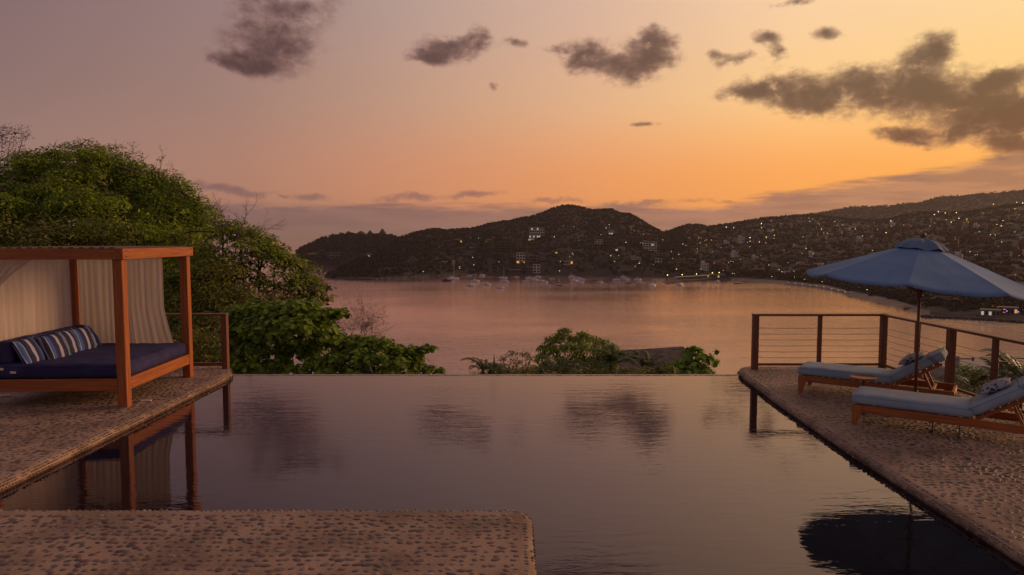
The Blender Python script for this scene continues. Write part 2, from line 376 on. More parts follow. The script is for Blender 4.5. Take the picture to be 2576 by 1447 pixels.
def dens_path(pts, st=.15):
    out = []
    for p, q in zip(pts, pts[1:]):
        p, q = Vector((*p, 0)), Vector((*q, 0)); n = max(1, int((q - p).length / st))
        out += [p.lerp(q, k / n) for k in range(n)]
    return out + [Vector((*pts[-1], 0))]
skirt = {(-14.0, 13.35), (7.45, 13.35)}
ex = -5.36                                  # path runs NR inside the lip
Lp = [(ex, -3), (ex, 12.55), (ex - .05, 12.78), (ex - .14, 12.98), (ex - .25, 13.2), (ex - .4, 13.35)]
deck('pool_deck', [(-14.0, -3), *Lp, (-14.0, 13.35)], dens_path(Lp), 1,
     field(-11.5, ex, 3.4, 13.3, lambda x, y: x < ex - .02 - max(0, y - 12.55) * .5, seed=1) + nose_pebbles(dens_path(Lp, 8), 1, 5))
Rp = [(4.16, -3), (4.16, 8.0), (4.26, 10.5), (4.40, 12.6), (4.46, 12.95), (4.59, 13.2), (4.79, 13.35)]
def rx(y): return float(np.interp(y, [q[1] for q in Rp], [q[0] for q in Rp]))
deck('pool_deck', [(7.45, -3), *Rp, (7.45, 13.35)], dens_path(Rp), -1,
     field(4.1, 7.4, 3.2, 13.3, lambda x, y: x > rx(y) + .04, seed=2) + nose_pebbles(dens_path(Rp, 8), -1, 6))
Pp = [(.075, 1.0), (.075, 5.98)] + [(.075 - .12 * (1 - math.cos(t)), 5.98 + .12 * math.sin(t)) for t in np.linspace(.25, 1.57, 7)] + [(-5.34, 6.10)]
deck('pool_platform', [(-5.34, 1.0), *Pp], dens_path(Pp, .12), 1,
     field(-5.3, .12, 3.6, 6.14, lambda x, y: x < .05 and y < 6.07 and not (x > -.04 and y > 5.99), .080, .078, 1.0, seed=3) + nose_pebbles(dens_path(Pp, 8), 1, 7))
# overflow edge: a low tiled wall
bm = NBM(); cube(bm, (-5.6, PY, -1.6), (4.7, PY + .16, WL - .004), 0)
wl = tag(done(bm, 'overflow_wall', mat('overflow_stone', (.1, .085, .075), (.18, .15, .13), .4)), kind='structure')
bm = NBM(); x = -5.4
while x < 4.5:
    cube(bm, (x, PY - .005, WL - .03), (x + .046, PY + .03, WL + .006 + random.uniform(-.002, .003)), .003); x += .05
done(bm, 'mosaic_tiles', mat('mosaic_tile', (.30, .25, .22), (.42, .36, .32), .25, (40, 40, 40)), wl)['kind'] = 'stuff'
# ------------------------------------------------------------ railings
def railing(root, a, c, posts, mids, htop=1.075, first=True, last=True):
    """a->c ground line; posts: params of thick posts, mids: slender posts, in metres from a. local == world"""
    a, c = Vector(a), Vector(c); d = (c - a).normalized(); L = (c - a).length; ax = 0 if abs(d.x) > .5 else 1
    n = Vector((-d.y, d.x, 0))
    def fr(bm, t0, t1, w, z0, z1, off=0, bev=.005):
        M = Matrix((d, n, Vector((0, 0, 1)))).transposed().to_4x4(); M.translation = a
        cube(bm, (t0, off - w / 2, z0), (t1, off + w / 2, z1), bev, M)
    for t in posts:
        bm = NBM(); fr(bm, t - .055, t + .055, .11, 0, htop - .04); done(bm, 'post', IPE[2], root)
    for t in mids:
        bm = NBM(); fr(bm, t - .035, t + .035, .07, .07, htop - .04); done(bm, 'post', IPE[2], root)
    bm = NBM(); fr(bm, -.06, L + .06, .13, htop - .04, htop); done(bm, 'top_rail', IPE[ax], root)
    al = sorted(posts + mids)
    for t0, t1 in zip(al, al[1:]):
        w0 = .056 if t0 in posts else .036; w1 = .056 if t1 in posts else .036
        bm = NBM(); fr(bm, t0 + w0, t1 - w1, .05, .07, .115); done(bm, 'bottom_rail', IPE[ax], root)
    for k in range(6):
        z = .225 + .115 * k
        bm = NBM(); pts = []
        for t0, t1 in zip(al, al[1:]):
            for q in (0, .25, .5, .75): pts.append(a + d * (t0 + (t1 - t0) * q) + Vector((0, 0, z - .006 * math.sin(q * math.pi))))
        pts.append(a + d * al[-1] + Vector((0, 0, z)))
        tube(bm, pts, .0038, 5); done(bm, 'cable', STEEL, root)
RR = empty('railing', (4.7, 13.06, 0), 0, 'brown timber railing with steel cables around the lounger terrace', 'railing')
for o_, args in ((0, ((4.69, 13.06, 0), (7.16, 13.06, 0), [0.0, 2.47], [1.24])),):
    Rg = bpy.data.objects.new('tmp', None)
def rail_thing(name, loc, label, segs):
    root = empty(name, loc, 0, label, 'railing')
    off = Vector(loc)
    for a, c, p_, m_ in segs: railing(root, Vector(a) - off, Vector(c) - off, p_, m_)
    return root
bpy.data.objects.remove(Rg); bpy.data.objects.remove(RR)
rail_thing('railing', (4.69, 13.06, 0), 'brown timber railing with steel cables round two sides of the lounger terrace',
    [((4.69, 13.06, 0), (7.16, 13.06, 0), [0.0, 2.47], [1.24]), ((7.16, 13.06, 0), (7.16, 4.8, 0), [2.02, 4.05, 6.1, 8.1], [0.035, 1.1, 3.04, 5.05, 7.1])])
rail_thing('railing', (-5.56, 13.12, 0), 'brown timber railing with steel cables behind the canopy daybed',
    [((-5.56, 13.12, 0), (-11.5, 13.12, 0), [0.0, 2.4, 4.8], [1.2, 3.6, 5.9])])
# bolts down the end post of the left railing
# ------------------------------------------------------------ daybed
DB = empty('canopy_daybed', (-5.73, 10.02, 0), R(2.6), 'square timber four-post daybed with navy mattress and sheer curtains on the left deck', 'daybed')
DW, DD = 2.11, 2.36; ps = .14
for px_, py_ in ((-ps, 0), (-ps, DD - ps), (-DW, 0), (-DW, DD - ps)):
    bm = NBM(); cube(bm, (px_, py_, 0), (px_ + ps, py_ + ps, 2.345), .006); done(bm, 'post', TEAK[2], DB)
bt = .042
def bolts(par, lst, ax):
    for p in lst:
        bm = NBM(); lathe(bm, [(.009, -.002), (.009, .003), (.006, .005)], 8)
        M = Matrix.Translation(p) @ (Matrix.Rotation(R(90), 4, 'X') if ax == 1 else Matrix.Rotation(R(90), 4, 'Y'))
        done(bm, 'bolt', BOLT, par, M=M)
bm = NBM(); cube(bm, (-DW - .04, -bt, 2.205), (0, -.001, 2.365), .005); o = done(bm, 'top_beam', TEAK[0], DB)
bolts(o, [(-.045, -bt - .001, 2.335), (-.045, -bt - .001, 2.24), (-DW + .07, -bt - .001, 2.24)], 1)
bm = NBM(); cube(bm, (-DW - .04, DD + .001, 2.205), (0, DD + bt, 2.365), .005); done(bm, 'top_beam', TEAK[0], DB)
bm = NBM(); cube(bm, (.001, -bt, 2.205), (bt, DD + bt, 2.365), .005); o = done(bm, 'top_beam', TEAK[1], DB)
bolts(o, [(bt + .001, y_, z_) for y_ in (.05, DD - .05) for z_ in (2.24, 2.335)], 0)
bm = NBM(); cube(bm, (-DW - bt, 0, 2.205), (-DW - .001, DD, 2.365), .005); done(bm, 'top_beam', TEAK[1], DB)
for k in range(14):                        # roof slats, laid across
    x0 = -DW + .06 + k * .146; bm = NBM(); cube(bm, (x0, -.03, 2.367), (x0 + .07, DD + .03, 2.385), .003); done(bm, 'roof_slat', DARKSLAT, DB)
for lo_, hi_, ax in (((-DW + ps, .01, .25), (-ps, .052, .43), 0), ((-DW + ps, DD - .052, .25), (-ps, DD - .01, .43), 0), ((-.050, ps, .25), (-.006, DD - ps, .43), 1), ((-DW + .006, ps, .25), (-DW + .05, DD - ps, .43), 1)):
    bm = NBM(); cube(bm, lo_, hi_, .005); o = done(bm, 'bed_rail', TEAK[ax], DB)
    if lo_[0] == -.050: bolts(o, [(-.005, y_, z_) for y_ in (ps + .03, DD - ps - .03) for z_ in (.29, .39)], 0)
for k in range(9):
    y0 = .1 + k * .24; bm = NBM(); cube(bm, (-DW + .055, y0, .395), (-.055, y0 + .2, .42), .003); done(bm, 'bed_slat', TEAK[0], DB)
def cushion(name, dims, m_, parent, M=None, r=.05, res=.06, wr=.004, seed=0, crown=.0):
    lx, ly, lz = dims; bm = NBM(); cube(bm, (0, 0, 0), dims, 0)
    nmax = [max(3, int(q / res)) for q in dims]
    for ax in range(3):
        n_ = nmax[ax]
        for k in range(1, n_):
            pl = [0, 0, 0]; pl[ax] = dims[ax] * k / n_; no = [0, 0, 0]; no[ax] = 1
            bmesh.ops.bisect_plane(bm, geom=bm.verts[:] + bm.edges[:] + bm.faces[:], plane_co=pl, plane_no=no)
    for q in bm.verts:
        c = q.co; inn = Vector([min(max(c[i], r), dims[i] - r) for i in range(3)]); d = c - inn
        if d.length > r: q.co = inn + d.normalized() * r
        nz = fbm(q.co.x * 3 + seed, q.co.y * 3, q.co.z * 3 + seed * 2) * wr
        cr = crown * (1 - (2 * c.x / lx - 1) ** 4) * (1 - (2 * c.y / ly - 1) ** 4) * (1 if c.z > lz / 2 else -.3)
        dd = (q.co - Vector(dims) / 2); q.co += Vector((dd.x * .02 * nz / .004 * .1, 0, nz + cr)) + d.normalized() * nz if d.length > 1e-6 else Vector((0, 0, nz + cr))
    o = done(bm, name, m_, parent, True, M); return o
def piping(parent, dims, z, m_, M=None, r=.006, inset=.012):
    bm = NBM(); lx, ly, _ = dims; rr = .045; pts = []
    for cx, cy, a0 in ((lx - rr, ly - rr, 0), (rr, ly - rr, 90), (rr, rr, 180), (lx - rr, rr, 270)):
        for k in range(5):
            t = R(a0 + k * 22.5); pts.append((cx + (rr - inset + .006) * math.cos(t), cy + (rr - inset + .006) * math.sin(t), z))
    pts.append(pts[0]); tube(bm, pts, r, 5, False); return done(bm, 'piping', m_, parent, True, M)
mt = cushion('mattress', (DW - .12, DD - .15, .215), NAVY, DB, Matrix.Translation((-DW + .06, .075, .42)), .045, .06, .007, 1, .012)
piping(mt, (DW - .12, DD - .15, 0), .42 + .185, NAVY, Matrix.Translation((-DW + .06, .075, 0)))
cushion('back_cushion', (.22, DD - .34, .37), NAVY, DB, Matrix.Translation((-DW + .16, .14, .61)) @ Matrix.Rotation(R(-5), 4, 'Y'), .05, .06, .008, 4)
for x0, z0 in ((-1.72, .455), (-1.90, .50)):
    bm = NBM(); cube(bm, (x0, .045, z0), (x0 + .085, .062, z0 + .035), .004, Matrix.Rotation(R(2), 4, 'Y'))
    done(bm, 'mattress_tie', CREAM, DB)
# striped cushions
SM = bpy.data.materials.new('striped_canvas'); SM.use_nodes = True; _t = SM.node_tree; _n = NB(_t)
_c = _n.sep(_n.node('ShaderNodeTexCoord').outputs['Object'])
_st = [(0, (.018, .018, .07)), (.07, (.42, .42, .5)), (.09, (.045, .11, .33)), (.2, (.42, .42, .5)), (.215, (.012, .012, .03)), (.34, (.018, .018, .09)), (.42, (.36, .35, .43)), (.52, (.015, .015, .06)), (.62, (.02, .02, .12)), (.7, (.045, .11, .33)), (.80, (.42, .42, .5)), (.82, (.012, .012, .03)), (.92, (.3, .3, .4))]
_r = _n.ramp(_n.m('ADD', _n.m('MULTIPLY', _c[0], 2.05), .5), _st, 'CONSTANT')
_t.links.new(_r, _t.nodes['Principled BSDF'].inputs['Base Color']); _t.nodes['Principled BSDF'].inputs['Roughness'].default_value = .85
def pillow_me(s=.46, th=.13, seed=0, sy=None, n=14):
    sy = sy or s; bm = NBM(); g = {}
    for side in (1, -1):
        for i in range(n + 1):
            for j in range(n + 1):
                u, w = 2 * i / n - 1, 2 * j / n - 1
                bd = i in (0, n) or j in (0, n)
                if bd and side == -1: g[(i, j, side)] = g[(i, j, 1)]; continue
                pin = 1 - .07 * (1 - abs(u) ** 2) * 1 if abs(w) > .99 else 1
                k = (max(0, 1 - abs(u) ** 2.6) * max(0, 1 - abs(w) ** 2.6)) ** .55
                sx_ = u * (1 - .06 * (1 - w * w) * abs(u) ** 3); sy_ = w * (1 - .06 * (1 - u * u) * abs(w) ** 3)
                sx_ = u * (1 - .07 * (1 - w * w)); sy_ = w * (1 - .07 * (1 - u * u))
                z = side * k * th / 2 + fbm(u * 1.6 + seed, w * 1.6, seed) * .012 * (k + .2)
                g[(i, j, side)] = bm.verts.new((sx_ * s / 2, sy_ * sy / 2, z))
    for side in (1, -1):
        for i in range(n):
            for j in range(n):
                q = [g[(i, j, side)], g[(i + 1, j, side)], g[(i + 1, j + 1, side)], g[(i, j + 1, side)]]
                if side < 0: q.reverse()
                if len(set(q)) == 4: bm.faces.new(q)
    me = bpy.data.meshes.new('pillow'); bm.to_mesh(me); bm.free(); return me
MD = Matrix.Translation((-5.73, 10.02, 0)) @ Matrix.Rotation(R(2.6), 4, 'Z')
PL = [((-1.60, .36, .79), (62, 8, 84), 'striped blue and navy pillow nearest the front rail, slumped against the back cushion'),
      ((-1.44, .72, .80), (66, -4, 78), 'striped pillow with a wide pale stripe, second from the front of the daybed'),
      ((-1.50, 1.18, .80), (68, 6, 88), 'striped pillow in the middle of the row against the navy back cushion'),
      ((-1.46, 1.50, .80), (70, -6, 80), 'striped pillow leaning over its neighbour, fourth from the front rail'),
      ((-1.56, 1.86, .78), (60, 4, 92), 'striped pillow furthest back on the daybed beside the rear curtain')]
for k, (p, e, lb) in enumerate(PL):
    me = setm(pillow_me(.47, .16, k * 3.1), SM, True); o = obj('striped_pillow', me)
    o.matrix_world = MD @ Matrix.Translation(p) @ Matrix.Rotation(R(e[2]), 4, 'Z') @ Matrix.Rotation(R(e[0]), 4, 'X') @ Matrix.Rotation(R(e[1] + (7 if k % 2 else -5)), 4, 'Z') @ Matrix.Rotation(R(180 if k % 2 else 0), 4, 'Z')
    tag(o, lb, 'pillow', 'striped pillows on the daybed')
# curtains: hang from the daybed frame
def curtain(name, p0, p1, ztop, zbot, folds, amp, pull=None, nx_=150, nz_=26, seed=0, parent=None, sag=0.0):
    v_, f_ = [], []; p0, p1 = Vector(p0), Vector(p1); d = (p1 - p0); L = d.length; d = d / L; n = Vector((-d.y, d.x, 0))
    for j in range(nz_ + 1):
        h = j / nz_
        for i in range(nx_ + 1):
            u = i / nx_
            uu = u if pull is None else pull(u, h)
            ph = u * folds * 2 * math.pi + 4.2 * mn.noise(Vector((u * 4, seed, h * .5)))
            a = amp * (.55 + .45 * h) * (1 + .5 * mn.noise(Vector((u * 9, seed + 3, h * 1.5))))
            off = math.sin(ph) * a * (.35 + .9 * abs(mn.noise(Vector((u * 3.3, seed, 2))))) + .55 * a * math.sin(2.7 * ph + seed) * mn.noise(Vector((u * 6, seed, 7)))
            zz = ztop + (zbot - ztop) * h + (sag * math.sin(u * math.pi * 5) * (1 - h) if h < .1 else 0) + .01 * mn.noise(Vector((u * 6, h, seed))) * h
            q = p0 + d * (uu * L) + n * off; v_.append((q.x, q.y, zz))
    for j in range(nz_):
        for i in range(nx_): a = j * (nx_ + 1) + i; f_.append((a, a + 1, a + nx_ + 2, a + nx_ + 1))
    return pyd(name, v_, f_, SHEER, parent, True)
curtain('curtain', (-DW + .07, ps + .0, 0), (-DW + .07, DD - ps - .02, 0), 2.20, .45, 15, .013, seed=1, parent=DB)
c2 = curtain('curtain', (-DW + ps + .01, DD - .04, 0), (-.47, DD - .04, 0), 2.19, .55, 14, .010, pull=lambda u, h: u * (1 + .05 * max(0, h - .55) ** 1.2 * 6 * u - .0), seed=5, parent=DB)
bm = NBM(); tube(bm, [(-DW + ps, DD - .055, 2.18), (-.3, DD - .055, 2.18)], .008, 6); done(bm, 'curtain_rod', IPE[0], DB)
for k in range(6):
    bm = NBM(); cube(bm, (-DW + ps + .1 + k * .24, DD - .07, 2.165), (-DW + ps + .135 + k * .24, DD - .03, 2.205), .003); done(bm, 'curtain_tab', CREAM, DB)
# front curtain swept to the near left post
v_, f_ = [], []
for j in range(21):
    h = j / 20
    for i in range(31):
        u = i / 30
        xe = -DW + .12 + (.62 * (1 - h) ** 1.9 + .05) * u
        v_.append((xe, .07 + .015 * math.sin(u * 26 + h * 2) * (1 - .5 * h), 2.2 - .85 * h * (1 - .15 * u) + 0.0))
for j in range(20):
    for i in range(30): a = j * 31 + i; f_.append((a, a + 1, a + 32, a + 31))
pyd('curtain', v_, f_, SHEER, DB, True)['label'] = 'tied-back front curtain'
# small things lying on the left deck
bm = NBM(); cube(bm, (0, 0, 0), (.16, .055, .012), .004); cube(bm, (.05, .02, .012), (.13, .05, .018), .002)
o = done(bm, 'flat_clip', CREAM); o.location = W(352, 1011, .002); o.rotation_euler = (0, 0, R(12)); tag(o, 'small pale flat clip lying on the pebbles between daybed post and pool', 'clip')
bm = NBM(); tube(bm, [(0, 0, .02), (.06, .02, .035), (.13, .01, .02), (.2, .05, .03), (.26, .04, .018)], [.02, .025, .024, .02, .012], 7)
o = done(bm, 'rolled_cloth', CREAM, smooth=True); o.location = W(2, 1000, 0) + Vector((-.12, 0, 0)); tag(o, 'pale rolled cloth on the deck under the daybed', 'cloth')
# ------------------------------------------------------------ loungers
SPOT = bpy.data.materials.new('spotted_fabric'); SPOT.use_nodes = True; _t = SPOT.node_tree; _n = NB(_t)
_v = _n.node('ShaderNodeTexVoronoi'); _v.inputs['Scale'].default_value = 17; _v.inputs['Randomness'].default_value = .8; _t.links.new(_n.node('ShaderNodeTexCoord').outputs['Object'], _v.inputs['Vector'])
_t.links.new(_n.mix(_n.sstep(_v.outputs['Distance'], .42, .36), (.36, .34, .37), (.05, .05, .075)), _t.nodes['Principled BSDF'].inputs['Base Color']); _t.nodes['Principled BSDF'].inputs['Roughness'].default_value = .9
WHEEL = mat('rubber', (.02, .02, .02), None, .6)
def make_lounger(loc, rz, label):
    root = empty('sun_lounger', loc, rz, label, 'sun lounger', 'padded sun loungers on the right deck')
    Wd, Ln = .70, 2.16
    for y0 in (0, Wd - .04):
        bm = NBM(); cube(bm, (.0, y0, .175), (Ln, y0 + .04, .275), .005); done(bm, 'side_rail', TEAK[0], root)
        bm = NBM()                                              # tapered foot legs
        g = cube(bm, (0, y0 - .004, 0), (.15, y0 + .044, .272), .0)
        for q in g:
            if q.co.z < .1: q.co.x = .005 if q.co.x < .07 else .06
        done(bm, 'leg', TEAK[2], root)
        bm = NBM(); g = cube(bm, (Ln - .09, y0 - .004, 0.0), (Ln - .005, y0 + .044, .272), .0)
        for q in g:
            if q.co.z < .1 and q.co.x < Ln - .05: q.co.x += .03
        done(bm, 'leg', TEAK[2], root)
    for x0 in (.0, .68, 1.32, Ln - .3, Ln - .04):
        bm = NBM(); cube(bm, (x0, .041, .185), (x0 + .04, Wd - .041, .262), .004); done(bm, 'cross_rail', TEAK[1], root)
    for k in range(12):
        bm = NBM(); x0 = .06 + k * .108; cube(bm, (x0, .041, .263), (x0 + .07, Wd - .041, .277), .002); done(bm, 'seat_slat', TEAK[1], root)
    sc_ = cushion('seat_cushion', (1.39, Wd + .01, .135), GREYCU, root, Matrix.Translation((-.02, -.005, .279)), .042, .07, .0035, loc[0], .006)
    piping(sc_, (1.39, Wd + .01, 0), .279 + .118, GREYCU, Matrix.Translation((-.02, -.005, 0)), .005)
    A = R(33); hx = 1.38
    MB_ = Matrix.Translation((hx, 0, .285)) @ Matrix.Rotation(-A, 4, 'Y')
    for y0 in (.05, Wd - .09):
        bm = NBM(); cube(bm, (.0, y0, -.035), (.72, y0 + .04, .005), .004, MB_); done(bm, 'back_frame', TEAK[0], root)
    for k in range(7):
        bm = NBM(); cube(bm, (.03 + k * .1, .04, .006), (.095 + k * .1, Wd - .04, .018), .002, MB_); done(bm, 'back_slat', TEAK[1], root)
    bc = cushion('back_cushion', (.80, Wd + .01, .135), GREYCU, root, MB_ @ Matrix.Translation((0.0, -.005, .02)), .042, .07, .0035, loc[0] + 7, .006)
    piping(bc, (.80, Wd + .01, 0), .118, GREYCU, MB_ @ Matrix.Translation((0.0, -.005, .02)), .005)
    tp = MB_ @ Vector((.42, 0, -.03))
    for y0 in (.12, Wd - .16):
        bm = NBM(); bar(bm, (tp.x, y0 + .02, tp.z), (Ln - .30, y0 + .02, .24), .03, .035); done(bm, 'prop', TEAK[0], root)
    bm = NBM(); bar(bm, MB_ @ Vector((.38, .02, -.05)), MB_ @ Vector((.38, Wd - .02, -.05)), .05, .04); done(bm, 'prop_bar', TEAK[1], root)
    for x0, hh in ((.93, .12), (1.22, .15)):
        bm = NBM(); tube(bm, [(x0, .03, .18), (x0, .03, .18 - hh)], .007, 6); cube(bm, (x0 - .02, .012, .18 - hh - .03), (x0 + .012, .048, .18 - hh + .01), .004); done(bm, 'adjuster', STEEL if hh > .13 else WHEEL, root)
    # strap round the back cushion
    bm = NBM(); pts = [MB_ @ Vector(p) for p in ((.66, -.012, .03), (.63, -.012, .12), (.60, .02, .162), (.58, Wd - .02, .162), (.60, Wd + .012, .12))]
    for k in range(2): tube(bm, [p + Vector((.035 * k, 0, .015 * k)) for p in pts], .007, 5)
    done(bm, 'strap', mat('grey_strap', (.12, .14, .18), None, .85), bc)
    return root, MB_, A
def lounger_dir(): return R(-36)
Ls = [((4.71, 11.10, 0), 'padded grey-blue sun lounger by the far railing, behind the parasol pole'), ((4.60, 9.10, 0), 'padded grey-blue sun lounger nearest the pool, cut off by the right of the photo')]
for k, (lc, lb) in enumerate(Ls):
    rt, MB_, A = make_lounger(lc, R(-36), lb)
    me = setm(pillow_me(.50, .12, 9 + k, .36), SPOT, True); o = obj('spotted_pillow', me)
    ML = Matrix.Translation(lc) @ Matrix.Rotation(R(-36), 4, 'Z')
    o.matrix_world = ML @ MB_ @ Matrix.Translation((.36, .37, .215)) @ Matrix.Rotation(R(90), 4, 'Z') @ Matrix.Rotation(R(4), 4, 'X')
    tag(o, ['grey pillow with dark spots on the far lounger behind the parasol pole', 'grey pillow with dark spots on the near lounger at the right edge'][k], 'pillow', 'spotted pillows on the loungers')
# side table
tl = W(2172, 949, .465)
ST = empty('side_table', (tl.x, tl.y, 0), 0, 'small round wooden side table between the two loungers', 'side table')
bm = NBM(); lathe(bm, [(.165, .445), (.178, .45), (.18, .47), (.172, .474), (.165, .462), (.02, .461)], 28); done(bm, 'table_top', TEAK[0], ST, True)
bm = NBM(); tube(bm, [(0, 0, .02), (0, 0, .445)], [.022, .018], 10); done(bm, 'pedestal', IPE[2], ST, True)
bm = NBM(); lathe(bm, [(.14, .0), (.14, .02), (.03, .035)], 20); done(bm, 'foot', IPE[0], ST, True)
# ------------------------------------------------------------ parasol
up = W(2303, 981, 0, y=9.85); ux, uy = up.x, up.y
UM = empty('parasol', (ux, uy, 0), 0, 'large blue canvas parasol on a dark wooden pole over the loungers', 'parasol')
bm = NBM(); tube(bm, [(0, 0, 0.05), (0, 0, 2.46)], .021, 12); done(bm, 'pole', IPE[2], UM, True)
bm = NBM(); lathe(bm, [(.26, 0), (.27, .015), (.26, .05), (.06, .065), (.035, .07), (.033, .30)], 28); done(bm, 'base', mat('cast_base', (.03, .03, .03), (.06, .055, .05), .5), UM, True)
TL = Matrix.Translation((0, 0, 2.40)) @ Matrix.Rotation(R(5.2), 4, 'Y') @ Matrix.Rotation(R(1.5), 4, 'X')
Ru = 1.50; a_in = .33
cdir = math.atan2(-uy, -ux)
vert_a = [cdir + R(-3 + 45 * k) for k in range(8)]          # one rib nearly faces the terrace edge
def cprof(t): return .06 - .575 * t ** 1.05
def cpoint(t, w, k):
    a0, a1 = vert_a[k], vert_a[(k + 1) % 8]
    if a1 < a0: a1 += 2 * math.pi
    P0 = Vector((math.cos(a0), math.sin(a0), 0)) * Ru * t; P1 = Vector((math.cos(a1), math.sin(a1), 0)) * Ru * t
    P = P0.lerp(P1, w); bul = 4 * w * (1 - w)
    P = P * (1 + .035 * bul * t)
    z = cprof(t) - .055 * bul * t * t + .006 * mn.noise(Vector((P.x * 7, P.y * 7, k + 4))) * bul + .012 * fbm(P.x * 2.2, P.y * 2.2, k) * bul
    return TL @ Vector((P.x, P.y, z))
for k in range(8):
    v_, f_ = [], []; nu, nw = 18, 14
    for i in range(nu + 1):
        for j in range(nw + 1): v_.append(cpoint(.13 + .87 * i / nu, j / nw, k))
    for i in range(nu):
        for j in range(nw): a = i * (nw + 1) + j; f_.append((a, a + 1, a + nw + 2, a + nw + 1))
    # turned-down hem
    base = len(v_)
    for j in range(nw + 1): q = v_[nu * (nw + 1) + j]; v_.append(Vector((q.x * .996, q.y * .996, q.z - .022)))
    for j in range(nw): a = nu * (nw + 1) + j; f_.append((a, a + 1, base + j + 1, base + j))
    pyd('canopy_panel', v_, f_, CANVAS, UM, True)
    tip = TL @ Vector((math.cos(vert_a[k]) * (Ru - .01), math.sin(vert_a[k]) * (Ru - .01), cprof(1) - .016)); hb = TL @ Vector((0, 0, cprof(0) - .03))
    midp = TL @ Vector((math.cos(vert_a[k]) * Ru * .55, math.sin(vert_a[k]) * Ru * .55, cprof(.55) - .022))
    bm = NBM(); tube(bm, [hb, midp, tip], .009, 5); done(bm, 'rib', IPE[0], UM)
    bm = NBM(); tube(bm, [(0, 0, 1.72), midp], .008, 5); done(bm, 'strut', IPE[0], UM)
bm = NBM(); lathe(bm, [(.04, 1.66), (.045, 1.68), (.045, 1.76), (.03, 1.78)], 14); done(bm, 'runner', IPE[2], UM, True)
v_, f_ = [], []; nn = 64
CAPM = mat('parasol_cap_canvas', (.09, .16, .24), (.12, .20, .30), .8, (4, 4, 4), 4, .006, (8, 8, 8))
for i in range(11):
    t = i / 10
    for j in range(nn):
        a = 2 * math.pi * j / nn; rr = .33 * t * (1 + .05 * math.sin(8 * a) * t)
        z = .115 - .03 * t - .128 * t ** 3 + .013 * t * math.sin(8 * a + .6) + .008 * t * math.sin(5 * a + 2) + .01 * t * mn.noise(Vector((math.cos(a) * 3, math.sin(a) * 3, t * 2)))
        v_.append(TL @ Vector((rr * math.cos(a), rr * math.sin(a), z)))
for i in range(10):
    for j in range(nn): f_.append((i * nn + j, i * nn + (j + 1) % nn, (i + 1) * nn + (j + 1) % nn, (i + 1) * nn + j))
pyd('vent_cap', v_, f_, CAPM, UM, True)
bm = NBM(); bmesh.ops.create_uvsphere(bm, u_segments=14, v_segments=10, radius=.040, matrix=TL @ Matrix.Translation((0, 0, .16))); lathe(bm, [(.018, 0), (.014, .03)], 10, TL @ Vector((0, 0, .11))); done(bm, 'finial', IPE[2], UM, True)
#@@PART2
# ------------------------------------------------------------ vegetation tools
def leafmat(name, dark, light, rough=.5, trans=.25):
    m_ = bpy.data.materials.new(name); m_.use_nodes = True; t = m_.node_tree; p = t.nodes['Principled BSDF']; nb = NB(t)
    geo = nb.node('ShaderNodeNewGeometry').outputs['Random Per Island']; oi = nb.node('ShaderNodeObjectInfo').outputs['Random']
    tc = nb.node('ShaderNodeTexCoord').outputs['Object']
    f_ = nb.m('FRACT', nb.m('ADD', geo, oi)); f_ = nb.m('MULTIPLY_ADD', nb.noise(tc, 1.1, 3), .6, nb.m('MULTIPLY', f_, .5))
    c = nb.mix(nb.sstep(f_, .25, .8), dark, light); t.links.new(c, p.inputs['Base Color']); p.inputs['Roughness'].default_value = rough; p.inputs['Specular IOR Level'].default_value = .35
    tr = nb.node('ShaderNodeBsdfTranslucent'); t.links.new(c, tr.inputs[0]); mx = nb.node('ShaderNodeMixShader'); mx.inputs[0].default_value = trans
    t.links.new(p.outputs[0], mx.inputs[1]); t.links.new(tr.outputs[0], mx.inputs[2]); t.links.new(mx.outputs[0], t.nodes['Material Output'].inputs[0]); return m_
BARK = mat('bark', (.05, .035, .026), (.11, .08, .06), .9, (3, 3, 3), 5, .01)
GREYBARK = mat('grey_twig', (.10, .075, .062), (.17, .13, .11), .9, (3, 3, 3))
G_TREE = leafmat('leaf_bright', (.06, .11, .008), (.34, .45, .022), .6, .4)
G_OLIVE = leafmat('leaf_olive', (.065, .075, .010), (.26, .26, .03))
G_GRAPE = leafmat('leaf_sea_grape', (.06, .11, .008), (.27, .38, .022), .5, .35)
G_GRAPE2 = leafmat('leaf_light', (.08, .15, .012), (.26, .42, .03), .5, .35)
G_MANGO = leafmat('leaf_mango', (.06, .11, .008), (.32, .40, .03), .5)
G_PALM = leafmat('leaf_palm', (.035, .055, .014), (.12, .15, .035), .45)
G_THIN = leafmat('leaf_dull', (.04, .035, .018), (.09, .075, .035))
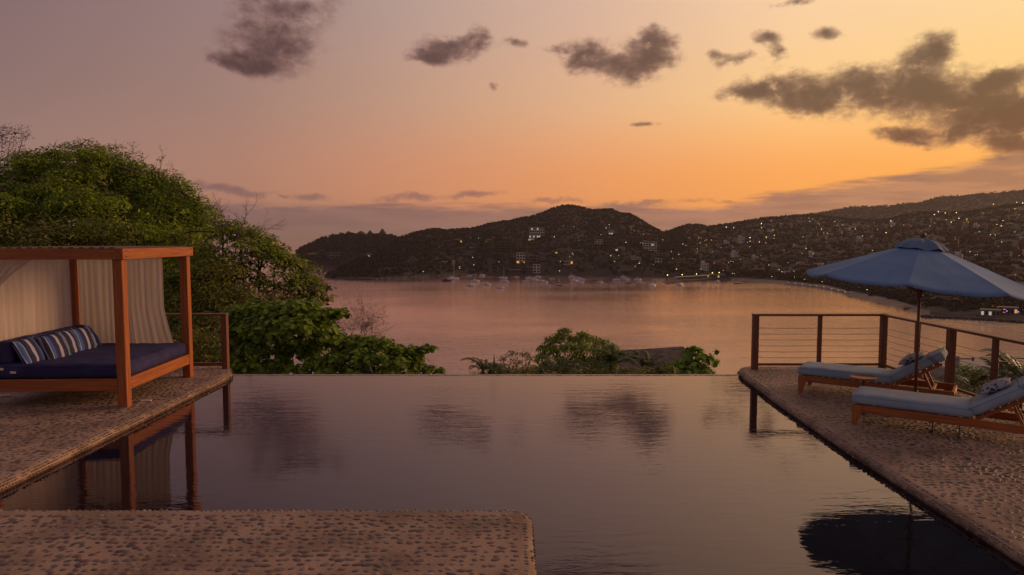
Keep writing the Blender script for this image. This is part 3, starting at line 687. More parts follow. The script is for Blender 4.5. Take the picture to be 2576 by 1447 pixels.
def leaf_arrays(P, Nn, size, asp, kind='diamond', droop=0.0, jit=.35):
    """leaf blades at P with normals Nn -> verts, faces"""
    n = len(P); s = size * (1 + jit * (rng.random(n) * 2 - 1))
    t = rng.normal(size=(n, 3)); t[:, 2] -= droop
    Nn = Nn / np.maximum(np.linalg.norm(Nn, axis=1, keepdims=True), 1e-6)
    t -= (t * Nn).sum(1, keepdims=True) * Nn; t /= np.maximum(np.linalg.norm(t, axis=1, keepdims=True), 1e-6)
    bt_ = np.cross(Nn, t); s = s[:, None]
    if kind == 'diamond':
        loc = [(-.5, 0, 0), (0.05, -.5 * asp, .10), (.5, 0, -.04), (0.05, .5 * asp, .10)]
    else:
        loc = [(-.5, 0, 0), (-.28, -.36 * asp, .05), (.12, -.5 * asp, .08), (.42, -.27 * asp, .02), (.5, 0, -.03), (.42, .27 * asp, .02), (.12, .5 * asp, .08), (-.28, .36 * asp, .05)]
    k = len(loc); V = np.zeros((n, k, 3))
    for i, (a, c, d) in enumerate(loc): V[:, i] = P + t * s * a + bt_ * s * c + Nn * s * d
    return V.reshape(-1, 3), (np.arange(n * k).reshape(n, k)), k
def mesh_np(name, V, Fa, m_, smooth=False):
    me = bpy.data.meshes.new(name); n, k = Fa.shape
    me.vertices.add(len(V)); me.vertices.foreach_set('co', V.astype(np.float32).ravel())
    me.loops.add(n * k); me.loops.foreach_set('vertex_index', Fa.astype(np.int32).ravel())
    me.polygons.add(n); me.polygons.foreach_set('loop_start', np.arange(n, dtype=np.int32) * k); me.polygons.foreach_set('loop_total', np.full(n, k, np.int32))
    me.update(); me.validate(); me.materials.append(m_); return me
def clump_points(clumps, per):
    """clumps: (centre, radius, squash). Points lie mostly near the outside and top of each clump."""
    P, Nn = [], []
    for c, r, sq in clumps:
        n = int(per * (r ** 2)); d = rng.normal(size=(n, 3)); d /= np.linalg.norm(d, axis=1, keepdims=True)
        d[:, 2] = np.where((d[:, 2] < -.2) & (rng.random(n) < .6), -d[:, 2], d[:, 2])
        rad = r * (rng.random(n) ** .38) * (1 + .22 * np.sin(d[:, 0] * 5 + c[0] * 3) * np.cos(d[:, 1] * 4 + c[1]))
        q = d * rad[:, None]; q[:, 2] *= sq
        P.append(q + np.array(c)); Nn.append(d + rng.normal(size=(n, 3)) * .5 + np.array([.1, -.25, .9]))
    return np.concatenate(P), np.concatenate(Nn)
def limbs(bm, base, tips, r0, seed=0, spread=.45, stems=4):
    rnd = random.Random(seed); base = Vector(base); T = [Vector(t) for t in tips]
    cen = sum(T, Vector()) / len(T); fork = base.lerp(cen, .30); fork.z = base.z + (cen.z - base.z) * .4
    tube(bm, [base, base.lerp(fork, .5) + Vector((rnd.uniform(-.1, .1), 0, 0)) * (fork - base).length, fork], [r0, r0 * .8, r0 * .7], 8)
    seeds = rnd.sample(T, min(stems, len(T))); paths = []
    for s_ in seeds:
        m_ = fork.lerp(s_, .5) + Vector((rnd.uniform(-1, 1), rnd.uniform(-1, 1), .3)) * (s_ - fork).length * .10
        p = [fork, m_, s_]; tube(bm, p, [r0 * .55, r0 * .32, r0 * .12], 6); paths.append(p)
    for t_ in T:
        best = min(((p, k) for p in paths for k in range(3)), key=lambda q: (q[0][q[1]] - t_).length * (1 + .3 * q[1]))
        p, k = best; a = p[k]
        if (a - t_).length < .05: continue
        m_ = a.lerp(t_, .5) + Vector((rnd.uniform(-1, 1), rnd.uniform(-1, 1), rnd.uniform(-.2, .8))) * (t_ - a).length * .14
        tube(bm, [a, m_, t_], [r0 * .2, r0 * .13, r0 * .05], 5)
    return T
def twigs(bm, start, d0, L, r, depth, rnd, droop=0.0, seg=3, spread=.6):
    p = Vector(start); d = Vector(d0).normalized(); pts = [p.copy()]; n = 4
    for i in range(n):
        d = (d + Vector((rnd.gauss(0, .16), rnd.gauss(0, .16), rnd.gauss(0, .12) - droop))).normalized(); p = p + d * L / n; pts.append(p.copy())
        if depth > 0 and rnd.random() < .85:
            dd = (d + Vector((rnd.gauss(0, spread), rnd.gauss(0, spread), rnd.gauss(0.1, spread)))).normalized()
            twigs(bm, p, dd, L * rnd.uniform(.45, .72), r * .6, depth - 1, rnd, droop, seg, spread)
    tube(bm, pts, [r * (1 - .18 * i) for i in range(n + 1)], seg, False)
def plant(name, loc, label, cat, group=None): return empty(name, loc, 0, label, cat, group)
def foliage(root, name, P, Nn, size, asp, m_, kind='diamond', droop=0.0, stuff=False):
    V, Fa, k = leaf_arrays(P - np.array(root.location), Nn, size, asp, kind, droop)
    o = obj(name, mesh_np(name, V, Fa, m_), root)
    if stuff: o['kind'] = 'stuff'
    return o
def wood_part(root, bm, name='trunk', m_=None):
    bm.transform(Matrix.Translation(-root.location)); return done(bm, name, m_ or BARK, root, True)
# ---- near hillside below the terrace
def near_z(x, y):
    z = -1.3 - .42 * (y - 13.4) - .0006 * (y - 13.4) ** 2
    if x < -7: z += min(1, (-7 - x) / 14) * (.36 * min(y - 13.4, 22))
    if x > 12: z += 0
    return max(z, SEA - 3)
v_, f_ = [], []; gx = np.concatenate([np.linspace(-90, -30, 9), np.linspace(-27, 33, 31), np.linspace(40, 200, 12)]); gy = np.concatenate([[ -30, 0], np.linspace(13.6, 40, 28), np.linspace(44, 150, 30)])
for y_ in gy:
    for x_ in gx: v_.append((x_, y_, near_z(x_, max(y_, 13.6)) + .5 * fbm(x_ * .15, y_ * .15) * min(1, (max(y_, 13.6) - 13.6) / 8) - (.3 if y_ < 13.6 else 0)))
for j in range(len(gy) - 1):
    for i in range(len(gx) - 1): a = j * len(gx) + i; f_.append((a, a + 1, a + len(gx) + 1, a + len(gx)))
tag(pyd('hillside', v_, f_, mat('hillside_soil', (.05, .045, .025), (.10, .075, .045), .95, (.7, .7, .7), 6, .05), None, True), kind='structure')
# ---- big tree on the left: domed crown of many leaf clumps
def dome_clumps(c, rad, n, rc, zmin=-.15, seed=0, facing=True):
    rnd = random.Random(seed); out = []; tries = 0
    while len(out) < n and tries < 6000:
        tries += 1; d = Vector((rnd.gauss(0, 1), rnd.gauss(0, 1), rnd.gauss(0, 1))).normalized()
        if d.z < zmin or (facing and d.y > .45): continue
        k = rnd.uniform(.78, 1.04) * (1 + .08 * mn.noise(d * 2.3 + Vector((seed, 0, 0))))
        p = Vector((c[0] + d.x * rad[0] * k, c[1] + d.y * rad[1] * k, c[2] + d.z * rad[2] * k)); r = rc * rnd.uniform(.65, 1.35)
        if all((p - q[0]).length > .55 * rc for q in out): out.append((p, r, .62))
    return out
def tree(name, base, clumps, per, leaf, m_, label, cat='tree', r0=.25, group=None, stems=5, asp=.42, kind='diamond', droop=.3, inner=None, seed=0):
    root = plant(name, base, label, cat, group); bm = NBM()
    limbs(bm, base, [c for c, r, s in clumps], r0, seed, stems=stems)
    rnd = random.Random(seed)
    for c, r, s in clumps:
        for _ in range(3): twigs(bm, c, (rnd.gauss(0, 1), rnd.gauss(0, 1), rnd.uniform(-.2, 1)), r * .95, .018 * r0 / .25, 1, rnd)
    wood_part(root, bm)
    P, Nn = clump_points([(tuple(c), r, s) for c, r, s in clumps], per)
    foliage(root, 'crown', P, Nn, leaf, asp, m_, kind, droop, stuff=True)
    if inner is not None:
        P, Nn = clump_points(inner[0], inner[1]); foliage(root, 'inner_leaves', P, Nn, leaf * 1.5, .5, inner[2], kind, droop, stuff=True)
    return root
def IM(lst, y0, sq=.7):        # surveyed clumps: direction, distance, radius
    return [(W(px, py, 0, y=y0 + dy_), r, sq) for px, py, dy_, r in lst]
TC = (-25.6, 40, -.6)
cl = dome_clumps(TC, (8.1, 7.0, 7.5), 230, 1.2, -.14, 11)
cl += IM([(15, 450, -1, 1.2), (60, 410, 0, 1.0), (110, 398, 0, .9), (150, 395, 0, .9), (235, 405, 0, 1.0), (40, 520, -2, 1.5), (10, 560, -3, 1.5), (60, 590, -3, 1.4), (500, 545, -1, 1.1), (480, 600, -2, 1.2), (430, 640, -2, 1.4), (350, 600, -5.5, 1.2), (250, 590, -6, 1.4), (455, 480, -1, 1.0), (490, 515, -1, .9), (295, 412, 0, .9), (330, 425, 0, 1.0), (370, 442, 0, 1.0), (405, 455, 0, 1.0), (435, 470, 0, 1.0), (465, 500, 0, .9), (360, 480, -1, 1.3), (400, 510, -1.5, 1.3), (440, 545, -2, 1.3), (320, 455, -.5, 1.3), (280, 435, -.5, 1.3), (495, 575, -1, 1.0)], 40)
tree('broadleaf_tree', (-25.2, 41, -6), cl, 430, .20, G_TREE, 'large dense bright green domed tree rising behind the daybed', r0=.5, stems=7,
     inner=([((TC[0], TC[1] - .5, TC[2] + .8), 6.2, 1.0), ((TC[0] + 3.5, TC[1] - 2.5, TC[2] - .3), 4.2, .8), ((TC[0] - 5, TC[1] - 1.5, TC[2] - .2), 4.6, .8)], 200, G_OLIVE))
# thin crown showing above it
cl = IM([(175, 372, 0, .42), (215, 365, .5, .5), (250, 378, 0, .45), (290, 375, -.3, .42), (265, 395, 0, .5), (200, 390, 0, .45), (310, 392, 0, .35)], 46, .5)
cl = [(c, r * 1.8, q) for c, r, q in cl]
tree('thin_tree', (-27.5, 47, -6), cl, 200, .18, G_OLIVE, 'thin dark green treetop showing above the big domed tree', r0=.16, stems=3, seed=3)
cl = IM([(8, 345, 0, .75), (40, 335, .5, .6), (60, 345, 0, .4), (20, 385, 0, .8), (45, 395, -.5, .55), (-25, 360, 0, 1), (10, 425, 0, .7), (-30, 420, 0, .9)], 50, .7)
cl = [(c, r * 1.72, q) for c, r, q in cl]
tree('sparse_tree', (-37.5, 51, -6), cl, 100, .16, G_THIN, 'sparse grey-brown feathery tree at the upper left corner of the hillside', r0=.2, stems=4, seed=5)
# bare twig sprays above the crown
def bare(name, base, starts, label, rad=.03, depth=3, L=1.2, m_=None, lv=None, seed=1, cat='tree', main=None, spread=.6):
    root = plant(name, base, label, cat); bm = NBM(); rnd = random.Random(seed)
    for p, d, l in starts:
        p = Vector(p); tube(bm, [Vector(base), Vector(base).lerp(p, .5) + Vector((rnd.uniform(-.2, .2), 0, 0)), p], [rad * 2, rad * 1.6, rad], 5)
        twigs(bm, p, d, l, rad, depth, rnd, spread=spread)
    o = wood_part(root, bm, 'branches', m_ or GREYBARK)
    if lv:
        vs_ = np.array([q.co[:] for q in o.data.vertices]) + np.array(base); sel = vs_[rng.random(len(vs_)) < lv[0]]
        if lv[3:] : sel = sel[np.linalg.norm(sel - np.array(base), axis=1) > lv[3]]
        foliage(root, 'leaves', sel + rng.normal(size=sel.shape) * .04, rng.normal(size=sel.shape) + np.array([0, 0, .6]), lv[1], .45, lv[2], stuff=True)
    return root
bare('bare_tree', (-24.0, 43.5, -6), [(W(335, 418, y=43), (.1, 0, 1), 1.0), (W(355, 422, y=43), (.4, 0, .9), .9), (W(400, 435, y=43), (.5, 0, .6), 1.0), (W(420, 445, y=43), (.9, 0, .4), .8)], 'bare leafless twigs sticking up behind the right shoulder of the domed tree', .018, 3, seed=2, lv=(.05, .09, G_THIN))
# second tree: looser, leaning to the right over the bay
cl = IM([(535, 560, 0, .5), (560, 585, -.5, .55), (600, 575, 0, .45), (640, 590, 0, .42), (672, 612, 0, .38), (706, 645, 0, .38), (690, 650, -.6, .55), (650, 625, -.6, .5), (610, 625, -1, .5),
    (745, 665, 0, .42), (760, 700, 0, .4), (785, 712, 0, .35), (795, 735, 0, .28), (770, 745, 0, .35), (740, 730, -.5, .45), (715, 700, -.6, .5), (735, 770, 0, .35), (700, 755, -.4, .45), (660, 720, -.8, .45),
    (620, 690, -1, .42), (580, 660, -1.2, .5), (640, 770, -.5, .5), (690, 790, -.5, .4), (600, 750, -1, .45), (560, 720, -1.4, .5), (520, 680, -1.6, .55), (480, 690, -1.8, .6), (430, 700, -1.8, .6), (450, 760, -1.8, .6), (520, 770, -1.8, .55), (570, 800, -1, .5), (500, 630, -1, .55), (455, 640, 1, .7), (425, 600, 1, .7)], 34, .62)
cl = [(c, r * 1.7, q) for c, r, q in cl]
tree('leaning_tree', (-15.2, 35.5, -9), cl, 370, .17, G_TREE, 'looser green tree leaning out over the bay to the right of the domed tree', r0=.28, stems=8, seed=8,
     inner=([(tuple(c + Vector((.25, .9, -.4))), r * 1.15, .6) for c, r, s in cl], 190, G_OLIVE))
bare('bare_tree', (-15.4, 33.0, -8.0), [(W(575, 590, y=33), (-.2, 0, 1), 1.3), (W(600, 590, y=33), (.3, 0, .8), 1.3), (W(630, 600, y=33), (.8, 0, .5), 1.2), (W(555, 580, y=33), (-.3, 0, 1), 1.0), (W(590, 640, y=33), (.1, -.2, .6), 1.6), (W(540, 650, y=33), (.2, -.2, .6), 1.6)],
    'bare branching tree reaching above the leaning tree', .022, 3, seed=9, m_=GREYBARK)
# low olive scrub behind the left railing
for k, (px, py, yy, r, lb) in enumerate([(440, 830, 31.0, 1.7, 'scrubby olive bush behind the daybed curtain'), (530, 870, 29, 1.5, 'scrubby olive bush behind the left railing post'), (380, 740, 33, 2.2, 'olive bush behind the daybed'), (200, 700, 33, 2.7, 'olive bush behind the daybed side curtain'), (30, 690, 33, 2.7, 'olive bush at the left edge behind the sheer curtain'), (620, 815, 30, 1.2,  'olive bush between the leaning tree and the round-leaved shrub'), (490, 930, 27, 1.6, 'lowest olive bush seen through the left railing cables'), (560, 760, 31.5, 1.7, 'olive bush below the middle of the leaning tree'), (680, 800, 31, 1.2, 'olive bush right of the leaning tree foot')]):
    c = W(px, py, y=yy); rnd = random.Random(k); cs = [(c + Vector((rnd.uniform(-1, 1) * r, rnd.uniform(-.4, .6) * r, rnd.uniform(-.7, .8) * r)), r * .55, .8) for _ in range(14)]
    tree('olive_bush', (c.x, yy + .3, near_z(c.x, yy)), cs, 330, .17, G_OLIVE, lb, 'bush', .10, 'olive bushes behind the left deck', seed=k)
# ---- sea grape shrubs: round leaves, the largest of them parts
_lm = {}
def disc_leaf(m_, k):
    if (m_.name, k) in _lm: return _lm[(m_.name, k)]
    bm = NBM(); n = 9; c = bm.verts.new((.02, 0, -.06)); rnd = random.Random(k); rg = []
    for i in range(n):
        t = 2 * math.pi * i / n; q = 1 + rnd.uniform(-.07, .07); rg.append(bm.verts.new((.5 * math.cos(t) * q, .47 * math.sin(t) * q, .07 * abs(math.sin(t)) + rnd.uniform(-.02, .02) - .04 * (math.cos(t) > .5))))
    for i in range(n): bm.faces.new((c, rg[i], rg[(i + 1) % n]))
    me = bpy.data.meshes.new('leaf'); bm.to_mesh(me); bm.free(); setm(me, m_, True); _lm[(m_.name, k)] = me; return me
def grape(name, base, clumps, nleaf, size, m_, label, r0=.05, group=None, seed=0, cat='shrub'):
    root = plant(name, base, label, cat, group); bm = NBM(); limbs(bm, base, [c for c, r, s in clumps], r0, seed, stems=6); wood_part(root, bm)
    P, Nn = clump_points([(tuple(c), r, s) for c, r, s in clumps], nleaf)
    out = P - np.mean([tuple(c) for c, r, s in clumps], axis=0)
    Nn = Nn + out * .35 / max(1e-3, np.abs(out).max()) + np.array([0, -.15, .35])
    score = -np.linalg.norm(P - np.array([0, 0, H]), axis=1) + .6 * P[:, 2]
    order = np.argsort(-score); near, far = order[:300], order[300:]
    for i in near:
        n_ = Vector(Nn[i]).normalized(); t = Vector(rng.normal(size=3)); t.z -= .8; t = (t - n_ * t.dot(n_)).normalized(); M = Matrix((t, n_.cross(t), n_)).transposed().to_4x4()
        M = Matrix.Translation(Vector(P[i]) - root.location) @ M @ Matrix.Scale(size * rng.uniform(.7, 1.25), 4)
        o = bpy.data.objects.new('leaf', disc_leaf(m_, int(rng.integers(5)))); link(o); o.parent = root; o.matrix_local = M
    if len(far): foliage(root, 'foliage', P[far], Nn[far], size, .93, m_, 'round', .8, True)
    return root
cl = IM([(600, 800, .3, .42), (640, 785, .3, .40), (690, 790, 0, .42), (740, 785, 0, .40), (775, 780, .3, .34), (800, 800, 0, .36), (835, 790, 0, .22), (862, 790, 0, .18), (600, 840, 0, .42), (650, 830, -.4, .45), (700, 830, -.5, .45), (760, 830, -.5, .45), (810, 840, -.3, .4), (845, 860, -.3, .32),
    (590, 890, 0, .4), (640, 880, -.3, .4), (590, 925, -.4, .35), (650, 935, -.6, .35), (700, 925, -.4, .35), (720, 880, .3, .4), (780, 885, 0, .38)], 20)
cl = [(c, r * 1.28, q) for c, r, q in cl]
grape('sea_grape_shrub', (-6.3, 20.7, near_z(-6.3, 20.7)), cl, 1500, .145, G_GRAPE, 'tall shrub with big round green leaves beside the left railing post', seed=1, group='round-leaved shrubs past the pool edge')
cl = IM([(850, 870, .2, .28), (890, 865, .2, .30), (930, 868, 0, .30), (965, 872, 0, .28), (1000, 885, 0, .26), (1035, 885, 0, .20), (1070, 880, 0, .17), (1088, 878, 0, .12), (1050, 900, 0, .2), (800, 915, -.3, .32), (850, 910, -.4, .34), (900, 905, -.4, .36), (950, 910, -.4, .34), (1000, 915, -.3, .32), (1045, 925, 0, .24), (1080, 932, 0, .18), (1110, 935, 0, .13),
    (760, 935, -.5, .28), (830, 945, -.6, .3), (900, 945, -.6, .32), (970, 945, -.5, .32), (1030, 950, -.3, .25)], 19.5)
cl = [(c, r * 1.28, q) for c, r, q in cl]
grape('sea_grape_shrub', (-4.1, 20.2, near_z(-4.1, 20.2)), cl, 2000, .115, G_GRAPE, 'lower round-leaved shrub trailing to the right along the pool edge', seed=2, group='round-leaved shrubs past the pool edge')
cl = IM([(1700, 925, 0, .26), (1730, 915, 0, .3), (1765, 905, 0, .26), (1735, 890, .2, .22), (1755, 885, .2, .18), (1785, 905, 0, .18), (1800, 915, 0, .12), (1800, 885, 0, .08), (1765, 935, 0, .3), (1690, 938, -.2, .22), (1725, 942, -.2, .3), (1780, 940, 0, .2), (1745, 878, .2, .10)], 17)
grape('sea_grape_shrub', (4.7, 17.4, near_z(4.7, 17.4)), cl, 800, .13, G_GRAPE2, 'small bright green round-leaved bush by the right end of the pool edge', seed=3, group='round-leaved shrubs past the pool edge')
cl = IM([(1860, 938, 0, .05), (1855, 944, 0, .05), (1866, 943, 0, .045)], 13.3)
grape('sprig', (4.35, 13.5, -1.2), cl, 1500, .05, G_GRAPE2, 'tiny green sprig poking up at the corner of the right deck', .008, seed=4, cat='plant')
# ---- dry bush behind them
bs = W(905, 880, y=23); rr_ = random.Random(3)
bare('dry_bush', (bs.x, 23, near_z(bs.x, 23)), [(W(885 + rr_.uniform(-40, 55), 860 + rr_.uniform(-22, 15), y=23 + rr_.uniform(-.5, .5)), (rr_.uniform(-.8, .8), rr_.uniform(-.5, .5), 1), .8) for _ in range(22)], 'dry grey twiggy bush behind the round-leaved shrubs',
     .009, 3, lv=(.10, .045, G_THIN, 1.0), seed=12, cat='bush', spread=.75)
# ---- mango tree and neighbours beyond the pool edge
cl = IM([(1420, 838, 0, .22), (1408, 852, 0, .24), (1440, 858, 0, .22), (1466, 848, 0, .24), (1490, 858, 0, .22), (1515, 865, .1, .22), (1540, 878, .1, .22), (1556, 893, .1, .18), (1385, 862, 0, .24), (1370, 880, 0, .24), (1365, 905, 0, .26), (1395, 885, -.4, .28), (1430, 880, -.5, .28), (1465, 878, -.5, .3), (1500, 885, -.4, .28), (1530, 898, -.2, .28),
    (1380, 925, -.3, .28), (1415, 915, -.5, .3), (1455, 912, -.5, .32), (1495, 915, -.4, .3), (1535, 922, -.2, .26), (1440, 940, -.3, .3), (1490, 942, -.3, .3)], 19)
tree('mango_tree', (W(1455, 900, y=19.3).x, 19.4, near_z(2, 19.4)), cl, 2600, .17, G_MANGO, 'rounded dark mango tree with drooping leaf tips beyond the middle of the pool edge', r0=.12, stems=6, seed=21, asp=.22, droop=1.8)
cl = IM([(1265, 905, 0, .16), (1290, 893, 0, .2), (1320, 895, 0, .18), (1335, 905, 0, .18), (1300, 915, -.2, .24), (1270, 930, -.2, .22), (1330, 930, -.2, .22), (1350, 940, -.2, .2), (1300, 945, -.2, .2)], 18)
tree('scrub_bush', (W(1305, 900, y=18.2).x, 18.2, near_z(0, 18.2)), cl, 2200, .08, G_OLIVE, 'low scrubby bush between the small palm and the mango tree', 'bush', .05, stems=4, seed=22, asp=.3)
# palms
def frond(L, lift, rnd, n=26, wl_=.30, w=.022):
    bm = NBM(); pts = []; p = Vector((0, 0, 0)); e = lift
    for i in range(9):
        pts.append(p.copy()); p = p + Vector((math.cos(e), 0, math.sin(e))) * L / 8; e -= rnd.uniform(.14, .21) * (1 + i * .08)
    tube(bm, pts, [.012 * (1 - i * .1) for i in range(9)], 4, False)
    for i in range(n):
        t = .12 + .88 * i / n; k = min(int(t * 8), 7); q = pts[k].lerp(pts[k + 1], t * 8 - k); d = (pts[k + 1] - pts[k]).normalized()
        ll = wl_ * math.sin(math.pi * (t * .8 + .12)) * rnd.uniform(.85, 1.1)
        for s in (-1, 1):
            u = (d * .55 + Vector((0, s, 0)) * 1 + Vector((0, 0, .25))).normalized(); m_ = q + u * ll * .55; tpt = q + u * ll + Vector((0, 0, -.28 * ll)); wv = d * w
            a = [bm.verts.new(x_) for x_ in (q, m_ + wv, tpt, m_ - wv)]; bm.faces.new(a)
    me = bpy.data.meshes.new('frond'); bm.to_mesh(me); bm.free(); setm(me, G_PALM); return me
FR = [frond(1.0, .95, random.Random(k)) for k in range(4)]
def palm(loc, hgt, L, n, label, seed=0, group='small palms below the terrace', elev=(-.35, .5), trunk_r=.05):
    rnd = random.Random(seed); root = plant('palm', loc, label, 'palm tree', group); bm = NBM()
    tube(bm, [(0, 0, 0), (.03, 0, hgt * .5), (0, 0, hgt)], [trunk_r * 1.2, trunk_r, trunk_r * .9], 7); done(bm, 'trunk', BARK, root, True)
    for k in range(n):
        o = obj('frond', FR[k % 4], root, (0, 0, hgt), (0, -rnd.uniform(*elev), 2 * math.pi * k / n + rnd.uniform(-.25, .25)), [L * rnd.uniform(.85, 1.15)] * 3)
    return root
def palm_at(px, py, yy, L, n, label, seed, **k):
    p = W(px, py, y=yy); g = near_z(p.x, yy); palm((p.x, yy, g), p.z - g, L, n, label, seed, **k)
palm_at(1215, 935, 16.5, .62, 9, 'small feathery palm at the left end of the plants beyond the pool edge', 1)
palm_at(1250, 945, 17.0, .55, 8, 'small palm just right of the tall spiky leaf', 2)
palm_at(1405, 940, 17.5, .8, 9, 'palm in front of the left half of the mango tree', 3)
palm_at(1535, 925, 17.5, .85, 9, 'palm in front of the right side of the mango tree', 4)
palm_at(1500, 945, 17.0, .7, 8, 'low palm below the mango tree', 5)
palm_at(1625, 935, 17.8, .85, 10, 'dark palm in front of the low brown roof', 6)
palm_at(1660, 945, 17.0, .6, 8, 'low palm between the brown roof and the bright round-leaved bush', 7)
ru = random.Random(6); cl = []
for k in range(75):
    px = 1185 + 610 * (k + ru.random()) / 75; cl.append((tuple(W(px, ru.uniform(932, 950) + (8 if px < 1230 or px > 1780 else 0), y=ru.uniform(16.2, 18.6))), ru.uniform(.14, .26), .8))
P, Nn = clump_points(cl, 1500); V, Fa, _ = leaf_arrays(P, Nn, .13, .2, 'diamond', .2); tag(obj('undergrowth', mesh_np('undergrowth', V, Fa, G_OLIVE)), 'low dark undergrowth along the slope just beyond the pool edge', 'undergrowth', kind='stuff')
sp = W(1240, 940, y=16.8); bm = NBM()
for k in range(5):
    a = k * 1.3; hh = (.62, .32, .28, .25, .2)[k]; b0 = Vector((math.cos(a) * .03, math.sin(a) * .03, 0)); tp = Vector((math.cos(a) * .10 * k * .8 + .03, math.sin(a) * .08 * k, hh))
    vs_ = [bm.verts.new(q) for q in (b0 - Vector((.03, 0, 0)), b0 + Vector((0, -.012, 0)), b0 + Vector((.03, 0, 0)), b0.lerp(tp, .45) + Vector((.034, 0, 0)), tp, b0.lerp(tp, .45) - Vector((.034, 0, 0)))]; bm.faces.new((vs_[0], vs_[1], vs_[4], vs_[5])); bm.faces.new((vs_[1], vs_[2], vs_[3], vs_[4]))
g = near_z(sp.x, 16.8); o = done(bm, 'spiky_plant', G_PALM, M=Matrix.Diagonal((1, 1, (sp.z - g + .62) / .62, 1)) if False else None)
o.location = (sp.x, 16.8, sp.z - .1); o2 = None
tag(o, 'single tall spear-like leaf plant beside the small left palm', 'plant')
bm = NBM(); tube(bm, [(0, 0, g - sp.z + .1), (0, 0, .02)], .03, 6); done(bm, 'stem', BARK, o)
# neighbouring house roof below the edge
def wall_box(bm, lo_, hi_): cube(bm, lo_, hi_, .01)
PLASTER = mat('white_plaster', (.27, .24, .22), (.34, .30, .27), .85, (2, 2, 2), 4)
THATCH = mat('brown_thatch', (.10, .075, .06), (.19, .14, .11), .95, (3, 3, 12), 5, .03, (20, 20, 20))
GLASSD = mat('dark_window', (.02, .02, .022), None, .15)
p0 = W(1545, 902, y=24); p1 = W(1700, 899, y=24); rz_ = p1.z
RH = empty('neighbour_house', ((p0.x + p1.x) / 2, 25.5, near_z(5, 25.5)), 0, 'low house below the terrace with a brown thatched roof', 'house'); hz = rz_ - RH.location.z; hw = (p1.x - p0.x) / 2
bm = NBM(); cube(bm, (-hw + .2, -1.6, -1.5), (hw + .8, 3, hz - .9), .01); done(bm, 'wall', PLASTER, RH)
bm = NBM(); a = [(-hw - .3, -2.2, hz - 1.2), (hw + 1.2, -2.2, hz - 1.2), (hw + 1.2, 3.4, hz - 1.2), (-hw - .3, 3.4, hz - 1.2), (-hw + .1, .6, hz - .12), (hw + .8, .6, hz + .06)]
vs_ = [bm.verts.new(q) for q in a]
for q in ((0, 1, 5, 4), (2, 3, 4, 5), (1, 2, 5), (3, 0, 4), (3, 2, 1, 0)): bm.faces.new([vs_[i] for i in q])
done(bm, 'roof', THATCH, RH)
# right: white villa roof with mast, bush and palms below the lounger terrace
p = W(2468, 935, y=22); VH = empty('white_villa', (p.x, 23.5, near_z(p.x, 23.5)), R(-12), 'white villa with flat parapet roof and a short mast below the lounger railing', 'house'); hz = p.z - VH.location.z
bm = NBM(); cube(bm, (-.5, -1.5, -1), (1.5, 1.2, hz - .45), .01); done(bm, 'wall', PLASTER, VH)
bm = NBM(); cube(bm, (-.56, -1.56, hz - .45), (1.56, 1.26, hz), .03); done(bm, 'parapet', PLASTER, VH)
bm = NBM(); cube(bm, (-.35, -1.0, hz), (-.14, -.77, hz + .40), .01); done(bm, 'chimney', PLASTER, VH)
bm = NBM(); tube(bm, [(-.2, -.87, hz + .30), (.35, -.87, hz + .32)], .02, 5); tube(bm, [(.3, -.87, hz + .36), (.3, -.87, hz + .24)], .03, 5); done(bm, 'mast_arm', STEEL, VH)
bm = NBM(); tube(bm, [(1.3, -1, hz), (1.3, -1, hz + .45)], .02, 5); tube(bm, [(.9, -1, hz + .42), (2.1, -1, hz + .40)], .018, 5); done(bm, 'antenna', STEEL, VH)
for k in range(2):
    bm = NBM(); cube(bm, (-.3 + k * .95, -1.53, hz - 1.9), (.3 + k * .95, -1.505, hz - .9), .005); done(bm, 'window', GLASSD, VH)
cl = IM([(2425, 930, 0, .3), (2445, 935, 0, .3), (2415, 945, 0, .3), (2440, 955, 0, .3)], 21)
tree('clipped_bush', (cl[0][0].x, 21, near_z(14, 21)), cl, 1700, .07, G_GRAPE, 'clipped rounded green bush beside the white villa roof', 'bush', .05, stems=3, seed=31, asp=.7)
palm_at(2520, 965, 18.5, 1.2, 11, 'palm in front of the white villa roof', 11, group='palms below the lounger railing')
palm_at(2568, 955, 18.0, 1.2, 11, 'palm at the right edge below the lounger railing', 12, group='palms below the lounger railing')
palm_at(2450, 985, 17.0, 1.0, 10, 'low palm seen through the railing beside the thick post', 13, group='palms below the lounger railing')
cl = IM([(2430, 985, 0, .35), (2480, 990, 0, .35), (2530, 1000, 0, .4), (2400, 1000, 0, .35), (2580, 1000, 0, .4), (2470, 965, .5, .3)], 16.2)
tree('scrub_bush', (cl[1][0].x, 16.4, near_z(11, 16.4)), cl, 700, .09, G_OLIVE, 'dark scrub at the foot of the lounger terrace railing', 'bush', .05, stems=4, seed=32)
